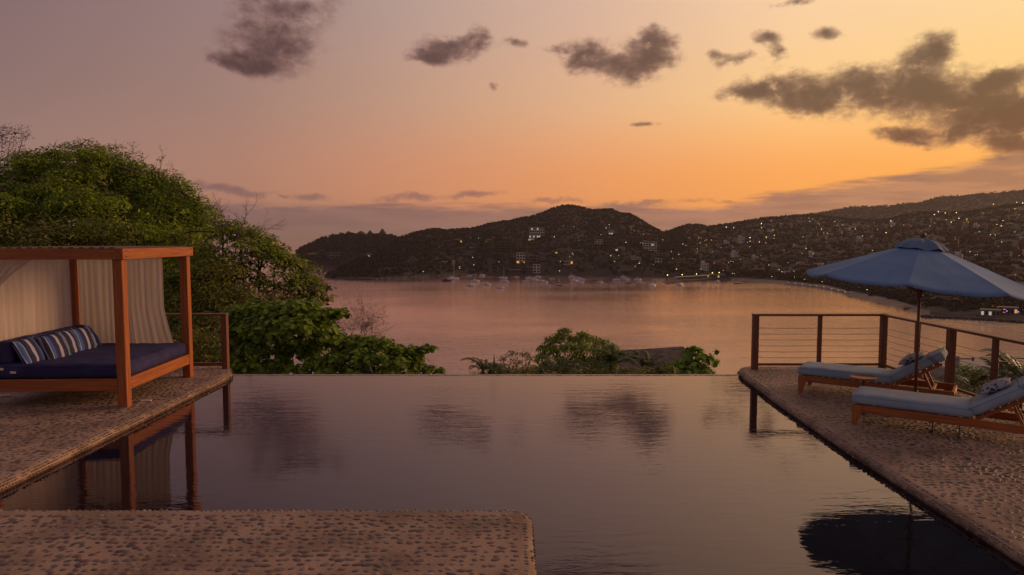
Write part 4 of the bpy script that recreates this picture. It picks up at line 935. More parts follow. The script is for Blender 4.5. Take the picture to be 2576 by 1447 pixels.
# ------------------------------------------------------------ land across the bay
def az_of(px): return (px - 1288) / F
def interp(x, pts): return float(np.interp(x, [p[0] for p in pts], [p[1] for p in pts]))
def shore_dist(px, py): a = ray(px, py); return (SEA - H) / a[2] * a[1]
SHORE = [(820, 698), (845, 701), (943, 703.6), (1065, 697.5), (1175, 692.6), (1309, 692.6), (1400, 693), (1496, 693.5), (1669, 697.5), (1780, 703), (1833, 704), (1877, 705.5), (1965, 712), (2075, 726), (2095, 731), (2156, 747), (2217, 760), (2275, 774), (2330, 790), (2450, 799), (2576, 808), (2760, 822)]
RIDGE = [(818, 697.5), (835, 689), (862, 672), (880, 664), (940, 640), (1006, 599), (1033, 590), (1084, 577), (1123, 579), (1187, 576), (1236, 563), (1285, 555), (1350, 541), (1391, 524), (1417, 517.5), (1438, 517), (1485, 528), (1537, 527), (1561, 537), (1584, 539), (1608, 553), (1637, 571), (1664, 585), (1681, 583), (1704, 574), (1731, 565), (1760, 566), (1778, 572), (1819, 565), (1866, 558), (1918, 549), (1995, 542), (2047, 541), (2075, 545), (2134, 551), (2192, 553), (2231, 551), (2270, 541), (2308, 534), (2367, 536), (2425, 534), (2483, 524), (2541, 515), (2576, 513), (2760, 500)]
RD = [(818, 40), (862, 160), (1000, 420), (1200, 560), (1430, 800), (1660, 560), (1760, 700), (2000, 1000), (2200, 1250), (2576, 1300), (2760, 1300)]
BCK = [(755, 655), (762, 641)]
HSH = [(742, 668), (762, 668.5), (860, 668.5), (1040, 668)]
HRG = [(742, 668), (746, 632), (777, 615), (809, 601), (840, 593), (879, 587), (904, 592), (967, 590), (1006, 597), (1040, 612)]
DRG = [(1960, 549), (2047, 537), (2075, 532), (2143, 521), (2231, 519), (2260, 513.5), (2308, 510), (2347, 498), (2405, 493), (2474, 487), (2522, 483), (2576, 476.5), (2760, 455)]
def land_z(px, s):
    """main land: s = 0 at the shore, 1 at the ridge, beyond 1 the back slope"""
    Ds = shore_dist(px, interp(px, SHORE)); D = Ds + s * interp(px, RD); a = ray(px, interp(px, RIDGE)); zr = H + a[2] / a[1] * (Ds + interp(px, RD))
    right = min(1, max(0, (px - 1700) / 250)); e = .85 * (1 - right) + 1.25 * right
    if s <= 1: z = SEA + .4 + (zr - SEA - .4) * s ** e
    else: z = zr - (s - 1) * interp(px, RD) * .35
    x_ = az_of(px) * D; amp = 9 * min(1, s * 4) * max(0, 1 - s) ** .6 * min(1, (zr - SEA) / 60)
    z += amp * (1.3 * fbm(x_ * .008, D * .008, 5) + .4 * fbm(x_ * .03, D * .03, 9))
    return z, D
def land_mesh(name, pxs, ss, fn, m_, parent=None):
    v_, f_ = [], []
    for px in pxs:
        for s in ss:
            z, D = fn(px, s); v_.append((az_of(px) * D / (1 / 1.0), D, z))
    n = len(ss)
    for i in range(len(pxs) - 1):
        for j in range(n - 1): a = i * n + j; f_.append((a, a + n, a + n + 1, a + 1))
    return pyd(name, v_, f_, m_, parent, True)
LANDM = mat('dry_forest_floor', (.013, .009, .009), (.027, .018, .017), .95, (.012, .012, .02), 8, 1.2, (.08, .08, .08))
# along a fixed direction x/y is constant but px->x/y needs the pitch-free azimuth, so use depth measured along y
ss = np.concatenate([[-.03], np.linspace(0, 1, 34), [1.15, 1.4, 1.8]])
def fn_main(px, s):
    if s < 0: z, D = land_z(px, 0); return SEA - 2, D - 4
    return land_z(px, s)
px_m = np.unique(np.concatenate([np.linspace(820, 2760, 240), [p[0] for p in SHORE if p[0] >= 820]]))
tag(land_mesh('town_hillside', px_m, ss, fn_main, LANDM), kind='structure')
def fn_head(px, s):
    Ds = shore_dist(px, interp(px, HSH)); rd = 40 + 90 * min(1, (px - 742) / 60.) ; D = Ds + max(s, 0) * rd * 1.6; a = ray(px, interp(px, HRG)); zr = H + a[2] / a[1] * (Ds + rd * 1.6)
    if s < 0: return SEA - 2, Ds - 4
    z = SEA + (zr - SEA) * s ** .55 if s <= 1 else zr - (s - 1) * 50
    return z + 3 * min(1, s * 4) * max(0, 1 - s) * fbm(px * .05, s * 4, 2) * min(1, (px - 742) / 20), D
tag(land_mesh('headland', np.linspace(742, 1040, 60), ss[::1], fn_head, LANDM), kind='structure')
def fn_far(px, s):
    Ds = 2300; rd = 900; D = Ds + s * rd; a = ray(px, interp(px, DRG)); zr = H + a[2] / a[1] * (Ds + rd)
    z = -20 + (zr + 20) * max(s, 0) ** .8 if s <= 1 else zr - (s - 1) * 200
    return z + 20 * fbm(px * .012, s * 2, 4) * max(0, s) * max(0, 1 - s), D
tag(land_mesh('far_ridge', np.linspace(1960, 2760, 120), np.concatenate([np.linspace(0, 1, 20), [1.3, 1.8]]), fn_far, LANDM), kind='structure')
# forest as one mass per hill
FOREST = leafmat('forest_leaf', (.011, .0085, .008), (.028, .019, .014), .9, .1)
def forest(name, pts, label, rad=(2.2, 4.2), per=13):
    n = len(pts); C = np.repeat(np.array(pts), per, axis=0); r = np.repeat(rng.uniform(*rad, n), per)
    d = rng.normal(size=(n * per, 3)); d /= np.linalg.norm(d, axis=1, keepdims=True); q = d * (r * rng.random(n * per) ** .35)[:, None]; q[:, 2] = np.abs(q[:, 2]) * 1.0 + r * .35
    V, Fa, k = leaf_arrays(C + q, d + rng.normal(size=d.shape) * .4 + np.array([0, 0, .4]), r.mean() * .85, .75, 'diamond', 0, .5)
    o = obj(name, mesh_np(name, V, Fa, FOREST)); return tag(o, label, 'forest', kind='stuff')
rf = random.Random(8); pts = []
while len(pts) < 12500:
    px = rf.uniform(822, 2740); s = rf.random() ** .8
    if px > 1720 and s < .85 and rf.random() < .15: continue
    if .012 > s: continue
    z, D = land_z(px, s); pts.append((az_of(px) * D, D, z - .5))
for k in range(1500):                                        # ridge line, where single crowns show
    px = rf.uniform(1006, 2740); z, D = land_z(px, rf.uniform(.95, 1.0)); pts.append((az_of(px) * D, D, z - .8))
forest('forest', pts, 'dark dry woodland covering the hills behind the bay and town')
pts = []
for k in range(1600):
    px = rf.uniform(745, 1036); z, D = fn_head(px, rf.random() ** .7); pts.append((az_of(px) * D, D, z - .5))
forest('forest', pts, 'dark woodland on the far headland left of the anchorage', (2.5, 4.5))
pts = []
for k in range(3500):
    px = rf.uniform(1970, 2740); z, D = fn_far(px, rf.random() ** .5); pts.append((az_of(px) * D, D, z - 1))
forest('forest', pts, 'hazy woodland on the highest far ridge at the right', (4, 8), 10)
pts = []
for k in range(700):                                         # belt of palms and shade trees behind the beach
    px = rf.uniform(1830, 2740); z, D = land_z(px, rf.uniform(.03, .07)); pts.append((az_of(px) * D, D + rf.uniform(0, 12), z))
forest('tree_belt', pts, 'dark belt of shade trees behind the curved town beach', (2.5, 4.6), 16)
def on_land(px, py):
    """first point of the hillside along a line of sight"""
    best = None; a = ray(px, py)
    for s in np.linspace(0, 1, 160):
        z, D = land_z(px, s)
        if z >= H + a[2] / a[1] * D: return Vector((az_of(px) * D, D, z)), s
    z, D = land_z(px, 1); return Vector((az_of(px) * D, D, z)), 1
def on_head(px, py):
    a = ray(px, py)
    for s in np.linspace(0, 1, 100):
        z, D = fn_head(px, s)
        if z >= H + a[2] / a[1] * D: return Vector((az_of(px) * D, D, z)), s
    z, D = fn_head(px, 1); return Vector((az_of(px) * D, D, z)), 1
# rock spur, beach, breakwaters
bm = NBM()
for k in range(240):
    px = rf.uniform(822, 1180); z, D = land_z(px, 0); c = Vector((az_of(px) * D, D + rf.uniform(-2, 3), SEA)); r = rf.uniform(1.2, 3.4)
    g = bmesh.ops.create_icosphere(bm, subdivisions=1, radius=r, matrix=Matrix.Translation(c) @ Matrix.Rotation(rf.uniform(0, 3), 4, (1, .5, .3)) @ Matrix.Diagonal((rf.uniform(.8, 2), 1, rf.uniform(.4, .8), 1)))
tag(done(bm, 'shore_rocks', ROCK), 'dark boulders along the waterline of the wooded point', 'rocks', kind='stuff')
SAND = mat('wet_sand', (.16, .115, .085), (.23, .165, .12), .8, (.05, .05, .05), 4)
v_, f_ = [], []; pb = np.linspace(1840, 2345, 90)
for px in pb:
    D = shore_dist(px, interp(px, SHORE)); wdt = interp(px, [(1840, 4), (1950, 8), (2100, 22), (2250, 20), (2345, 3)])
    for q, dz_ in ((-7, -.35), (0, .25), (wdt * .5, 1.2), (wdt, 2.2)): v_.append((az_of(px) * (D + q) , D + q, SEA + dz_ + .3))
for i in range(len(pb) - 1):
    for j in range(3): a = i * 4 + j; f_.append((a, a + 4, a + 5, a + 1))
tag(pyd('beach', v_, f_, SAND, None, True), kind='structure')
def rubble(name, path, r, n, label):
    bm = NBM(); P = [W(*p, SEA) for p in path]
    for k in range(n):
        t = rf.random() * (len(P) - 1); i = int(t); c = P[i].lerp(P[i + 1], t - i); q = rf.uniform(.5, 1) * r
        hgt = rf.uniform(0, .7); c += Vector((rf.uniform(-r, r) * .5, rf.uniform(-1.3, 1.3) * r * (1 - hgt * .6), hgt * r * .9))
        bmesh.ops.create_icosphere(bm, subdivisions=1, radius=q * .75, matrix=Matrix.Translation(c) @ Matrix.Rotation(rf.uniform(0, 3), 4, (1, .5, .3)) @ Matrix.Diagonal((1.3, 1, .7, 1)))
    tag(done(bm, name, ROCK), label, 'breakwater', kind=None)
rubble('breakwater', [(2277, 778), (2300, 779), (2340, 784)], 1.4, 130, 'short dark rock breakwater at the end of the beach')
rubble('breakwater', [(2318, 797), (2400, 801), (2480, 805), (2576, 812), (2700, 822)], 1.6, 420, 'long low rock breakwater running to the right edge of the bay')
# surf: broken white water in thin strips
FOAM = mat('surf_foam', (.42, .38, .36), (.55, .50, .47), .6, (.3, .3, .3))
def surf(name, pts, w, label, n=160, wide=0):
    P = [W(*p, SEA + .06) for p in pts]; v_, f_ = [], []
    for k in range(n):
        t = rf.random() * (len(P) - 1); i = int(t); c = P[i].lerp(P[i + 1], t - i); d = (P[i + 1] - P[i]).normalized(); nn_ = Vector((-d.y, d.x, 0))
        c = c + nn_ * rf.gauss(0, w * (.3 + wide)) ; L_ = rf.uniform(1.5, 6); ww = rf.uniform(.12, .5) * w * .5; a = len(v_); m = 7
        for q in range(m): u = q / (m - 1); s_ = math.sin(u * math.pi) ** .6; pp = c + d * (u - .5) * L_ + nn_ * .3 * mn.noise(c * .3 + Vector((u * 4, 0, 0))); v_ += [pp + nn_ * ww * s_ * .5, pp - nn_ * ww * s_ * .5]
        for v1 in v_[a:]: v1.z = SEA + .12 + .002 * (k % 40)
        for q in range(m - 1): b0 = a + q * 2; f_.append((b0, b0 + 2, b0 + 3, b0 + 1))
    tag(pyd(name, v_, f_, FOAM), label, 'surf', kind='stuff')
surf('surf', [(p[0], p[1] + .9) for p in SHORE if 2000 < p[0] < 2300], 1.2, 'thin line of small waves breaking on the town beach', 130)
surf('surf', [(2330, 803), (2400, 809), (2460, 816), (2520, 826), (2590, 838)], 1.5, 'white water breaking in front of the long breakwater', 170, .5)
surf('surf', [(880, 706.5), (920, 707.5), (945, 706)], 2.2, 'white water around the rocks of the wooded point', 60, .3)
surf('surf', [(762, 670), (800, 670.5), (855, 670)], 2.5, 'white water at the foot of the far headland', 50, .2)
# ------------------------------------------------------------ buildings across the bay
def wallm(n, c): return mat(n, tuple(q * .45 for q in c), tuple(q * .62 for q in c), .9, (.3, .3, .3), 3)
WM = dict(white=wallm('far_white_wall', (1.2, 1.1, 1.05)), cream=wallm('far_cream_wall', (.38, .30, .23)), brown=wallm('far_brown_wall', (.17, .10, .07)), brick=wallm('far_brick_wall', (.26, .11, .07)),
          teal=wallm('teal_wall', (.07, .33, .27)), ochre=wallm('ochre_wall', (.50, .24, .06)), red=wallm('red_wall', (.34, .06, .045)), grey=wallm('far_grey_wall', (.22, .19, .175)))
ROOFM = dict(tile=mat('far_tile_roof', (.10, .045, .03), (.14, .065, .04), .9, (1, 1, 1)), grey=mat('far_slab_roof', (.11, .09, .08), (.15, .125, .11), .9, (1, 1, 1)), dark=mat('far_thatch', (.05, .035, .028), (.08, .06, .045), .95, (1, 1, 1)))
LIT = emit('lit_window_warm', (1, .62, .22), .5); LITW = emit('lit_window_cool', (1, .93, .8), .35); LITO = emit('lit_terrace_orange', (1, .42, .06), .9)
def win_me(w, h, m_):
    bm = NBM(); cube(bm, (-w / 2, -.12, -h / 2), (w / 2, .0, h / 2), 0); me = bpy.data.meshes.new('window'); bm.to_mesh(me); bm.free(); return setm(me, m_)
def block(name, x0, x1, ytop, ybot, floors, bays, wall, label, cat='building', lit=(), litm=None, roof='flat', depth=10, frame=True, find=None, yaw=0.0, roofm='grey'):
    """far building with recessed openings between floor slabs and piers"""
    c, s = (find or on_land)((x0 + x1) / 2, ybot); D = c.y; w = (x1 - x0) / F * D; hgt = (ybot - ytop) / F * D * .99
    root = empty(name, (c.x, c.y, c.z - .3), -math.atan2(c.x, c.y) + yaw, label, cat); fh = hgt / floors; bw = w / bays; wm = WM[wall]
    bm = NBM(); cube(bm, (-w / 2, .9, -6), (w / 2, depth, hgt), 0)
    for k in range(bays + 1):
        xx = -w / 2 + k * bw; cube(bm, (max(-w / 2, xx - .28), -.25, -3), (min(w / 2, xx + .28), .905, hgt), 0)
    done(bm, 'wall', wm, root)
    for j in range(floors + 1):
        bm = NBM(); z = j * fh; cube(bm, (-w / 2 - .35, -.7, z - .2), (w / 2 + .35, .91, z + .22 + (.5 if j < floors and frame else .15)), 0); done(bm, 'floor_slab', wm, root)
    mw = {}; 
    for j in range(floors):
        for k in range(bays):
            L_ = lit == 'all' or (j, k) in lit; m_ = (litm or LITW) if L_ else GLASSD
            if m_.name not in mw: mw[m_.name] = win_me(bw * .7, fh * .62, m_)
            obj('window', mw[m_.name], root, (-w / 2 + (k + .5) * bw, .88, j * fh + fh * .55))
    if roof == 'hip':
        bm = NBM(); z = hgt + .3; rh = min(w, depth) * .28; a = [(-w / 2 - 1, -1.6, z), (w / 2 + 1, -1.6, z), (w / 2 + 1, depth + .6, z), (-w / 2 - 1, depth + .6, z), (-w * .15, depth / 2, z + rh), (w * .15, depth / 2, z + rh)]
        vs_ = [bm.verts.new(q) for q in a]
        for q in ((0, 1, 5, 4), (2, 3, 4, 5), (1, 2, 5), (3, 0, 4), (3, 2, 1, 0)): bm.faces.new([vs_[i] for i in q])
        done(bm, 'roof', ROOFM[roofm], root)
    else:
        bm = NBM(); cube(bm, (-w / 2 - .5, -.9, hgt + .38), (w / 2 + .5, depth + .3, hgt + .75), 0); done(bm, 'roof', ROOFM[roofm], root)
    return root
block('hotel', 1331, 1369, 574, 600, 4, 8, 'white', 'wide white hotel block with lit ground floor on the central hill', 'hotel', [(0, k) for k in (0, 2, 4, 5, 7)] + [(3, 1), (3, 4)])
block('annex', 1329, 1352, 601, 606, 1, 6, 'white', 'low lit terrace building just below the white hotel', lit='all', litm=LIT, depth=6)
block('apartment_tower', 1299, 1315, 598, 625, 5, 3, 'cream', 'narrow cream apartment tower below and left of the white hotel')
block('terraced_flats', 1256, 1292, 608, 617, 2, 7, 'brick', 'upper tier of brown stepped flats left of the cream tower', depth=8)
block('terraced_flats', 1242, 1286, 618, 636, 3, 8, 'brown', 'lower tier of dark brown stepped flats above the anchorage', depth=8)
block('apartment_tower', 1299, 1321, 636, 663, 4, 3, 'white', 'white four-storey building with a glowing orange ground floor', lit=[(0, 0), (0, 1), (0, 2)], litm=LITO)
block('villa', 1524, 1548, 586, 593, 1, 4, 'cream', 'small villa with bright lit porch on the slope behind the brown flats', 'house', lit=[(0, 1), (0, 2)], roof='hip')
block('apartment_block', 1496, 1516, 603, 617, 3, 3, 'white', 'white three-storey block beside the brown flats on the central slope')
block('apartment_block', 1518, 1546, 600, 622, 3, 4, 'brick', 'brown flats with white slabs right of the white three-storey block')
block('teal_house', 1539, 1563, 626, 638, 2, 3, 'teal', 'teal green two-storey house on the central slope', 'house', lit=[(1, 1)])
block('white_house', 1556, 1571, 622, 633, 2, 2, 'white', 'white house attached behind the teal green house', 'house')
block('apartment_block', 1617, 1651, 607, 630, 4, 5, 'white', 'large stepped white apartment block right of the teal house', lit=[(2, 3)])
block('slope_house', 1440, 1454, 602, 617, 3, 2, 'grey', 'grey narrow house right of the hotel', 'house')
block('slope_house', 1575, 1615, 598, 616, 3, 5, 'brown', 'dark brown long building above the teal house', 'building')
block('slope_house', 1650, 1674, 639, 650, 2, 3, 'cream', 'cream house of two floors below the stepped white block', 'house')
block('slope_house', 1648, 1664, 651, 667, 2, 2, 'white', 'white stepped house near the water right of centre', 'house')
block('slope_house', 1587, 1611, 648, 658, 2, 4, 'white', 'low white house halfway down the slope below the teal house', 'house')
block('slope_house', 1418, 1441, 659, 668, 1, 4, 'white', 'low white house with an orange glow near the anchorage', 'house', lit=[(0, 3)], litm=LITO)
block('slope_house', 1388, 1403, 635, 642, 1, 2, 'ochre', 'small ochre house below the hotel road', 'house', lit=[(0, 1)], litm=LIT)
block('shore_building', 1341, 1359, 667, 688, 3, 2, 'white', 'white three-storey building at the waterline behind the boats')
block('shore_building', 1325, 1339, 674, 688, 2, 3, 'grey', 'grey boathouse next to the white waterline building')
block('shore_building', 1280, 1312, 680, 690, 1, 5, 'grey', 'low shore building with white lights behind the sailing boat')
block('slope_house', 1333, 1345, 645, 660, 2, 2, 'grey', 'grey house left of a pair above the waterline building', 'house')
block('slope_house', 1348, 1358, 645, 658, 2, 1, 'cream', 'cream house right of a pair above the waterline building', 'house')
block('slope_house', 1182, 1194, 622, 630, 1, 2, 'white', 'small white house on the dark left part of the hillside', 'house')
block('slope_house', 1220, 1240, 606, 616, 2, 3, 'grey', 'grey two-storey house left of the brown stepped flats', 'house', roof='hip', roofm='tile')
block('slope_house', 1140, 1163, 604, 612, 1, 4, 'brick', 'red-tiled house high on the dark left slope', 'house', roof='hip', roofm='tile', lit=[(0, 3)], litm=LIT)
block('slope_house', 1110, 1126, 659, 665, 1, 3, 'white', 'low white house on the shore slope behind the catamaran', 'house')
block('slope_house', 1137, 1145, 658, 668, 2, 1, 'white', 'narrow white house on the shore slope right of the catamaran mast', 'house')
block('slope_house', 1091, 1110, 653, 661, 1, 3, 'brick', 'brick-red house on the slope left of the catamaran', 'house')
block('red_hall', 1893, 1920, 679, 692, 2, 5, 'red', 'red walled building with a pale roof near the town waterfront', 'building', roofm='grey')
block('ochre_building', 2014, 2040, 666, 684, 2, 4, 'ochre', 'ochre building beside the parasol tip', 'building')
block('shore_building', 1765, 1820, 692, 700, 1, 11, 'cream', 'long low waterfront building behind the pier', lit=[(0, 3), (0, 8)], litm=LIT)
block('headland_house', 774, 797, 641, 650, 1, 4, 'brown', 'tile-roofed house on the far headland nearest its tip', 'house', roof='hip', roofm='tile', find=on_head, depth=14)
block('headland_house', 826, 858, 637, 650, 2, 4, 'cream', 'cream cliffside house on the far headland', 'house', find=on_head)
block('headland_house', 918, 938, 641, 650, 1, 3, 'brick', 'small red-roofed house on the near slope of the point', 'house', roof='hip', roofm='tile', lit=[(0, 1)], litm=LIT)
# conical thatched huts on the headland top
for k, (px, py, w, hh, lb) in enumerate([(910, 590, 22, 8, 'broad low thatched pavilion, leftmost of three on the headland top'), (933, 588, 13, 9, 'middle cone-roofed thatched hut on the headland top'), (964, 589, 16, 12, 'tallest cone-roofed thatched hut, rightmost on the headland top')]):
    z, D = fn_head(px, 1); u = D / F; root = empty('thatched_hut', (az_of(px) * D, D - 4, z + .3), 0, lb, 'hut', 'thatched huts on the headland')
    bm = NBM(); lathe(bm, [(w * u * .36, -2), (w * u * .36, 3)], 10); done(bm, 'wall', WM['cream'], root)
    bm = NBM(); lathe(bm, [(w * u * .62, 2.2), (w * u * .40, 2.8 + hh * u * .35), (w * u * .16, 2.6 + hh * u * .8), (.15, 2.6 + hh * u)] if k else [(w * u * .6, 2), (w * u * .3, 2 + hh * u * .7), (w * u * .22, 2.1 + hh * u * .75), (w * u * .1, 2 + hh * u)], 12); done(bm, 'roof', ROOFM['dark'], root)
# arched sports hall roof in the town
c, s_ = on_land(1990, 656); hd = empty('arched_hall', c, -math.atan2(c.x, c.y), 'pale arched-roof hall in the middle of the town', 'hall'); w = 38 / F * c.y; bm = NBM(); n = 12; rg = []
for yy in (0, 14):
    rg.append([bm.verts.new((-w / 2 + w * i / n, yy, 2.4 + w * .22 * math.sin(math.pi * i / n))) for i in range(n + 1)])
for i in range(n): bm.faces.new((rg[0][i], rg[0][i + 1], rg[1][i + 1], rg[1][i]))
for r_ in rg: bm.faces.new(r_)
done(bm, 'roof', WM['grey'], hd); bm = NBM(); cube(bm, (-w / 2 + .3, .3, -4), (w / 2 - .3, 13.7, 2.45), 0); done(bm, 'wall', WM['brown'], hd)
# town houses
def house_me(kind):
    bm = NBM(); w, d, h = [(10, 8, 4), (8, 8, 6.5), (13, 8, 4.2), (9, 9, 8.5), (7, 7, 3.6)][kind]
    cube(bm, (-w / 2, 0, -5), (w / 2, d, h), 0, mi=0)
    cube(bm, (-w / 2 - .4, -.6, h), (w / 2 + .4, d + .3, h + .35), 0, mi=1)
    if kind in (1, 3): cube(bm, (-w / 2, -1.2, h / 2 - .15), (w / 2, .0, h / 2 + .15), 0, mi=1)
    if kind == 3: cube(bm, (-w / 2, 2, h + .35), (0, d, h + 2.6), 0, mi=0)
    for fl in range(1 if h < 5 else 2):
        for k in range(3):
            x0 = -w / 2 + w * (k + .5) / 3; z0 = .9 + fl * h / 2; cube(bm, (x0 - .7, -.08, z0), (x0 + .7, .05, z0 + 1.5), 0, mi=2)
    me = bpy.data.meshes.new('house'); bm.to_mesh(me); bm.free(); return me
HM = []
for k in range(5):
    base_me = house_me(k)
    for wl_ in (['white', 'cream', 'brown'], ['grey', 'cream', 'brick'], ['brown', 'grey', 'cream'], ['cream', 'white', 'brick'], ['cream', 'brick', 'ochre'])[k]:
        me = base_me.copy(); setm(me, [WM[wl_], ROOFM['tile' if wl_ in ('brown', 'brick') else 'grey'], GLASSD]); HM.append((me, wl_, k))
def far_free(): return True
def where(px, s):
    zx = ['behind the pier', 'left of the arched hall', 'around the arched hall', 'left above the parasol', 'above the parasol top', 'right of the parasol top'][int(min(5, max(0, (px - 1690) / 150)))] if px > 1690 else 'left of the pier'
    return ('low down ' if s < .25 else 'halfway up ' if s < .5 else 'high up ') + zx
placed = []; rh = random.Random(77); tries = 0
WORD = dict(white='small white house', cream='small cream house', brown='small brown house', grey='small grey house', brick='small brick-red house', ochre='small ochre house')
while len(placed) < 285 and tries < 9000:
    tries += 1; px = 1690 + (2700 - 1690) * rh.random() ** .85; s = rh.uniform(.06, .8 if px > 1900 else .6); z, D = land_z(px, s); p = Vector((az_of(px) * D, D, z))
    if px > 2040 and s < .1: continue
    if any((p - q).length < 13 for q in placed): continue
    placed.append(p); me, wc, kd = rh.choice(HM); o = obj('house', me, None, p + Vector((0, -2, .4)), (0, 0, -math.atan2(p.x, p.y) + rh.uniform(-.5, .5)), [rh.uniform(.75, 1.15)] * 3)
    tag(o, WORD[wc].replace('small', ('low', 'two-storey', 'wide', 'tall', 'tiny')[kd]) + ' in the town, ' + where(px, s), 'house', 'small houses of the hillside town')
# small white and yellow lights
def lamp_me(m_, r):
    bm = NBM(); bmesh.ops.create_icosphere(bm, subdivisions=1, radius=r, matrix=Matrix.Translation((0, 0, 5)))
    for f in bm.faces: f.material_index = 0
    tube(bm, [(0, 0, -.5), (0, 0, 4.6)], .07, 4, mi=1); me = bpy.data.meshes.new('street_lamp'); bm.to_mesh(me); bm.free(); return setm(me, [m_, BOLT])
EW = emit('lamp_white', (1, .93, .78), 4.5); EY = emit('lamp_yellow', (1, .72, .22), 5.5); EG = emit('lamp_greenish', (.95, .9, .25), 5.5); EO = emit('lamp_orange', (1, .42, .08), 4.5)
LM = [lamp_me(EW, .30), lamp_me(EW, .42), lamp_me(EY, .38), lamp_me(EG, .42), lamp_me(EY, .28), lamp_me(EO, .36)]
LW = ['small white light among the hillside houses'] * 2 + ['small yellow light among the hillside houses', 'small greenish yellow light among the hillside houses', 'small yellow light among the hillside houses', 'small orange light among the hillside houses']
def lamp(p, k, label=None, sc_=1.0): tag(obj('street_lamp', LM[k], None, p, None, [sc_] * 3), label or LW[k], 'street lamp', 'lights of the hillside town')
for k in range(165):
    px = rh.uniform(1700, 2700) if rh.random() < .85 else rh.uniform(1400, 1720); s = rh.uniform(.04, .88 if px > 1850 else .6); z, D = land_z(px, s)
    kk = rh.choice((0, 0, 0, 1, 0, 2, 2, 3, 4, 5)); lamp((az_of(px) * D, D - 3, z), kk, LW[kk].replace(' among the hillside houses', '') + ' in the town, ' + where(px, s), max(.45, D / 1350))
for px, py in [(2492, 519), (2550, 514), (2565, 516), (2237, 561), (2355, 538), (2372, 541), (2345, 545), (2400, 540), (2407, 555), (2388, 564), (2514, 574), (2226, 591), (1825, 577), (1913, 568), (1885, 604), (1926, 602), (1946, 598), (1844, 578)]:
    p, s_ = on_land(px, py + 5); lamp(p, 1 if px % 2 else 2, 'bright lamp high on the hillside town', p.y / 900)
for px, py, lb in [(1679, 700, 'yellow-green lamp at the seaward end of the pier'), (1716, 699, 'second yellow-green lamp along the pier'), (1752, 697, 'third yellow-green lamp along the pier'), (1792, 694, 'yellow-green lamp where the pier meets the waterfront'), (1809, 693, 'last yellow-green lamp beside the waterfront building')]:
    p = W(px, py + 4, SEA + 1); tag(obj('pier_lamp', LM[3], None, (p.x, p.y, SEA + 1.2), None, [1.15] * 3), lb, 'lamp', 'lamps along the pier')
for k in range(34):
    px = rh.uniform(1835, 2320); z, D = land_z(px, rh.uniform(.03, .06)); lamp((az_of(px) * D, D - 1, z), rh.choice((3, 2, 3, 5)), 'yellow lamp between the trees behind the beach', .5)
for px, py, k in [(1223, 610, 2), (1239, 621, 4), (1184, 600, 0), (1204, 601, 0), (1189, 649, 3), (1192, 668, 1), (1156, 673, 2), (1157, 677, 0), (1064, 687, 1), (1255, 660, 0), (889, 660, 0), (1440, 638, 3), (1408, 700 - 9, 3), (1574, 613, 1), (1394, 599, 1), (1608, 664, 1), (1666, 605, 0), (1511, 592, 0)]:
    p, s_ = on_land(px, min(py + 6, 691)); lamp(p, k, 'lone lamp on the dark slope above the anchorage', max(.6, p.y / 1300))
# right: lit waterfront bars near the breakwater
for k, (px, py, lb, cm) in enumerate([(2495, 782, 'low bar building with white lights above the long breakwater', LITW), (2540, 775, 'beach bar with violet and yellow lights at the right edge', LIT)]):
    block('beach_bar', px - 18, px + 22, py, py + 15, 1, 5, ('cream', 'grey')[k], lb, 'bar', lit=[(0, 0), (0, 2)] if k == 0 else [(0, 1), (0, 4)], litm=cm, depth=8)
EV = emit('lamp_violet', (.55, .12, 1), 5); vm = lamp_me(EV, .42)
for px, py in ((2528, 772), (2557, 775)):
    p, s_ = on_land(px, py + 18); tag(obj('party_light', vm, None, p + Vector((0, -4, -1)), None, [.6] * 3), 'violet light over the beach bar at the right edge', 'lamp', 'violet lights of the beach bar')
for k in range(6):
    p, s_ = on_land(2490 + k * 6, 778 + k); tag(obj('string_light', LM[5], None, p + Vector((0, -5, -.5)), None, [.45] * 3), 'orange bulb in the short string beside the beach bars', 'lamp', 'string of orange bulbs')
for px, py, w, wc in [(2380, 768, 60, 'brown'), (2560, 745, 36, 'cream'), (2505, 742, 30, 'brick'), (2440, 740, 28, 'grey'), (2350, 740, 30, 'brown'), (2575, 768, 30, 'brown')]:
    block('town_house', px - w / 2, px + w / 2, py - 12, py, 2, 5, wc, {2380: 'long dark brown house behind the parasol pole', 2560: 'cream two-storey house at the right edge above the beach bars', 2505: 'brick two-storey house above the beach bars', 2440: 'grey two-storey house below the parasol edge', 2350: 'brown two-storey house right of the beach palms', 2575: 'dark brown house at the right edge beside the beach bar'}[px], 'house', depth=9, roof='hip' if w > 30 else 'flat', roofm='dark')
# ------------------------------------------------------------ pier
pa, pb_ = W(1672, 711, SEA), W(1790, 703, SEA); PI_ = empty('pier', pa, 0, 'long low pier with a railing and covered walkway reaching into the bay', 'pier'); dv = pb_ - pa; L = dv.length; PI_.rotation_euler = (0, 0, math.atan2(dv.y, dv.x))
bm = NBM(); cube(bm, (0, -2, 1.0), (L, 2, 1.7), 0); done(bm, 'deck', WM['grey'], PI_)
bm = NBM(); cube(bm, (4, -1.4, 1.7), (L * .22, 1.4, 5.0), 0); done(bm, 'shelter', WM['cream'], PI_)
bm = NBM(); cube(bm, (L * .2, -1.8, 5.6), (L * .95, 1.8, 5.9), 0); done(bm, 'roof', WM['white'], PI_)
pm_ = None
for k in range(int(L / 4)):
    if pm_ is None:
        bm = NBM(); cube(bm, (-.18, -1.9, -2), (.18, -1.6, 5.6), 0); pm_ = bpy.data.meshes.new('pile'); bm.to_mesh(pm_); bm.free(); setm(pm_, WM['brick'])
    obj('pile', pm_, PI_, (3 + k * 4, 0, 0))
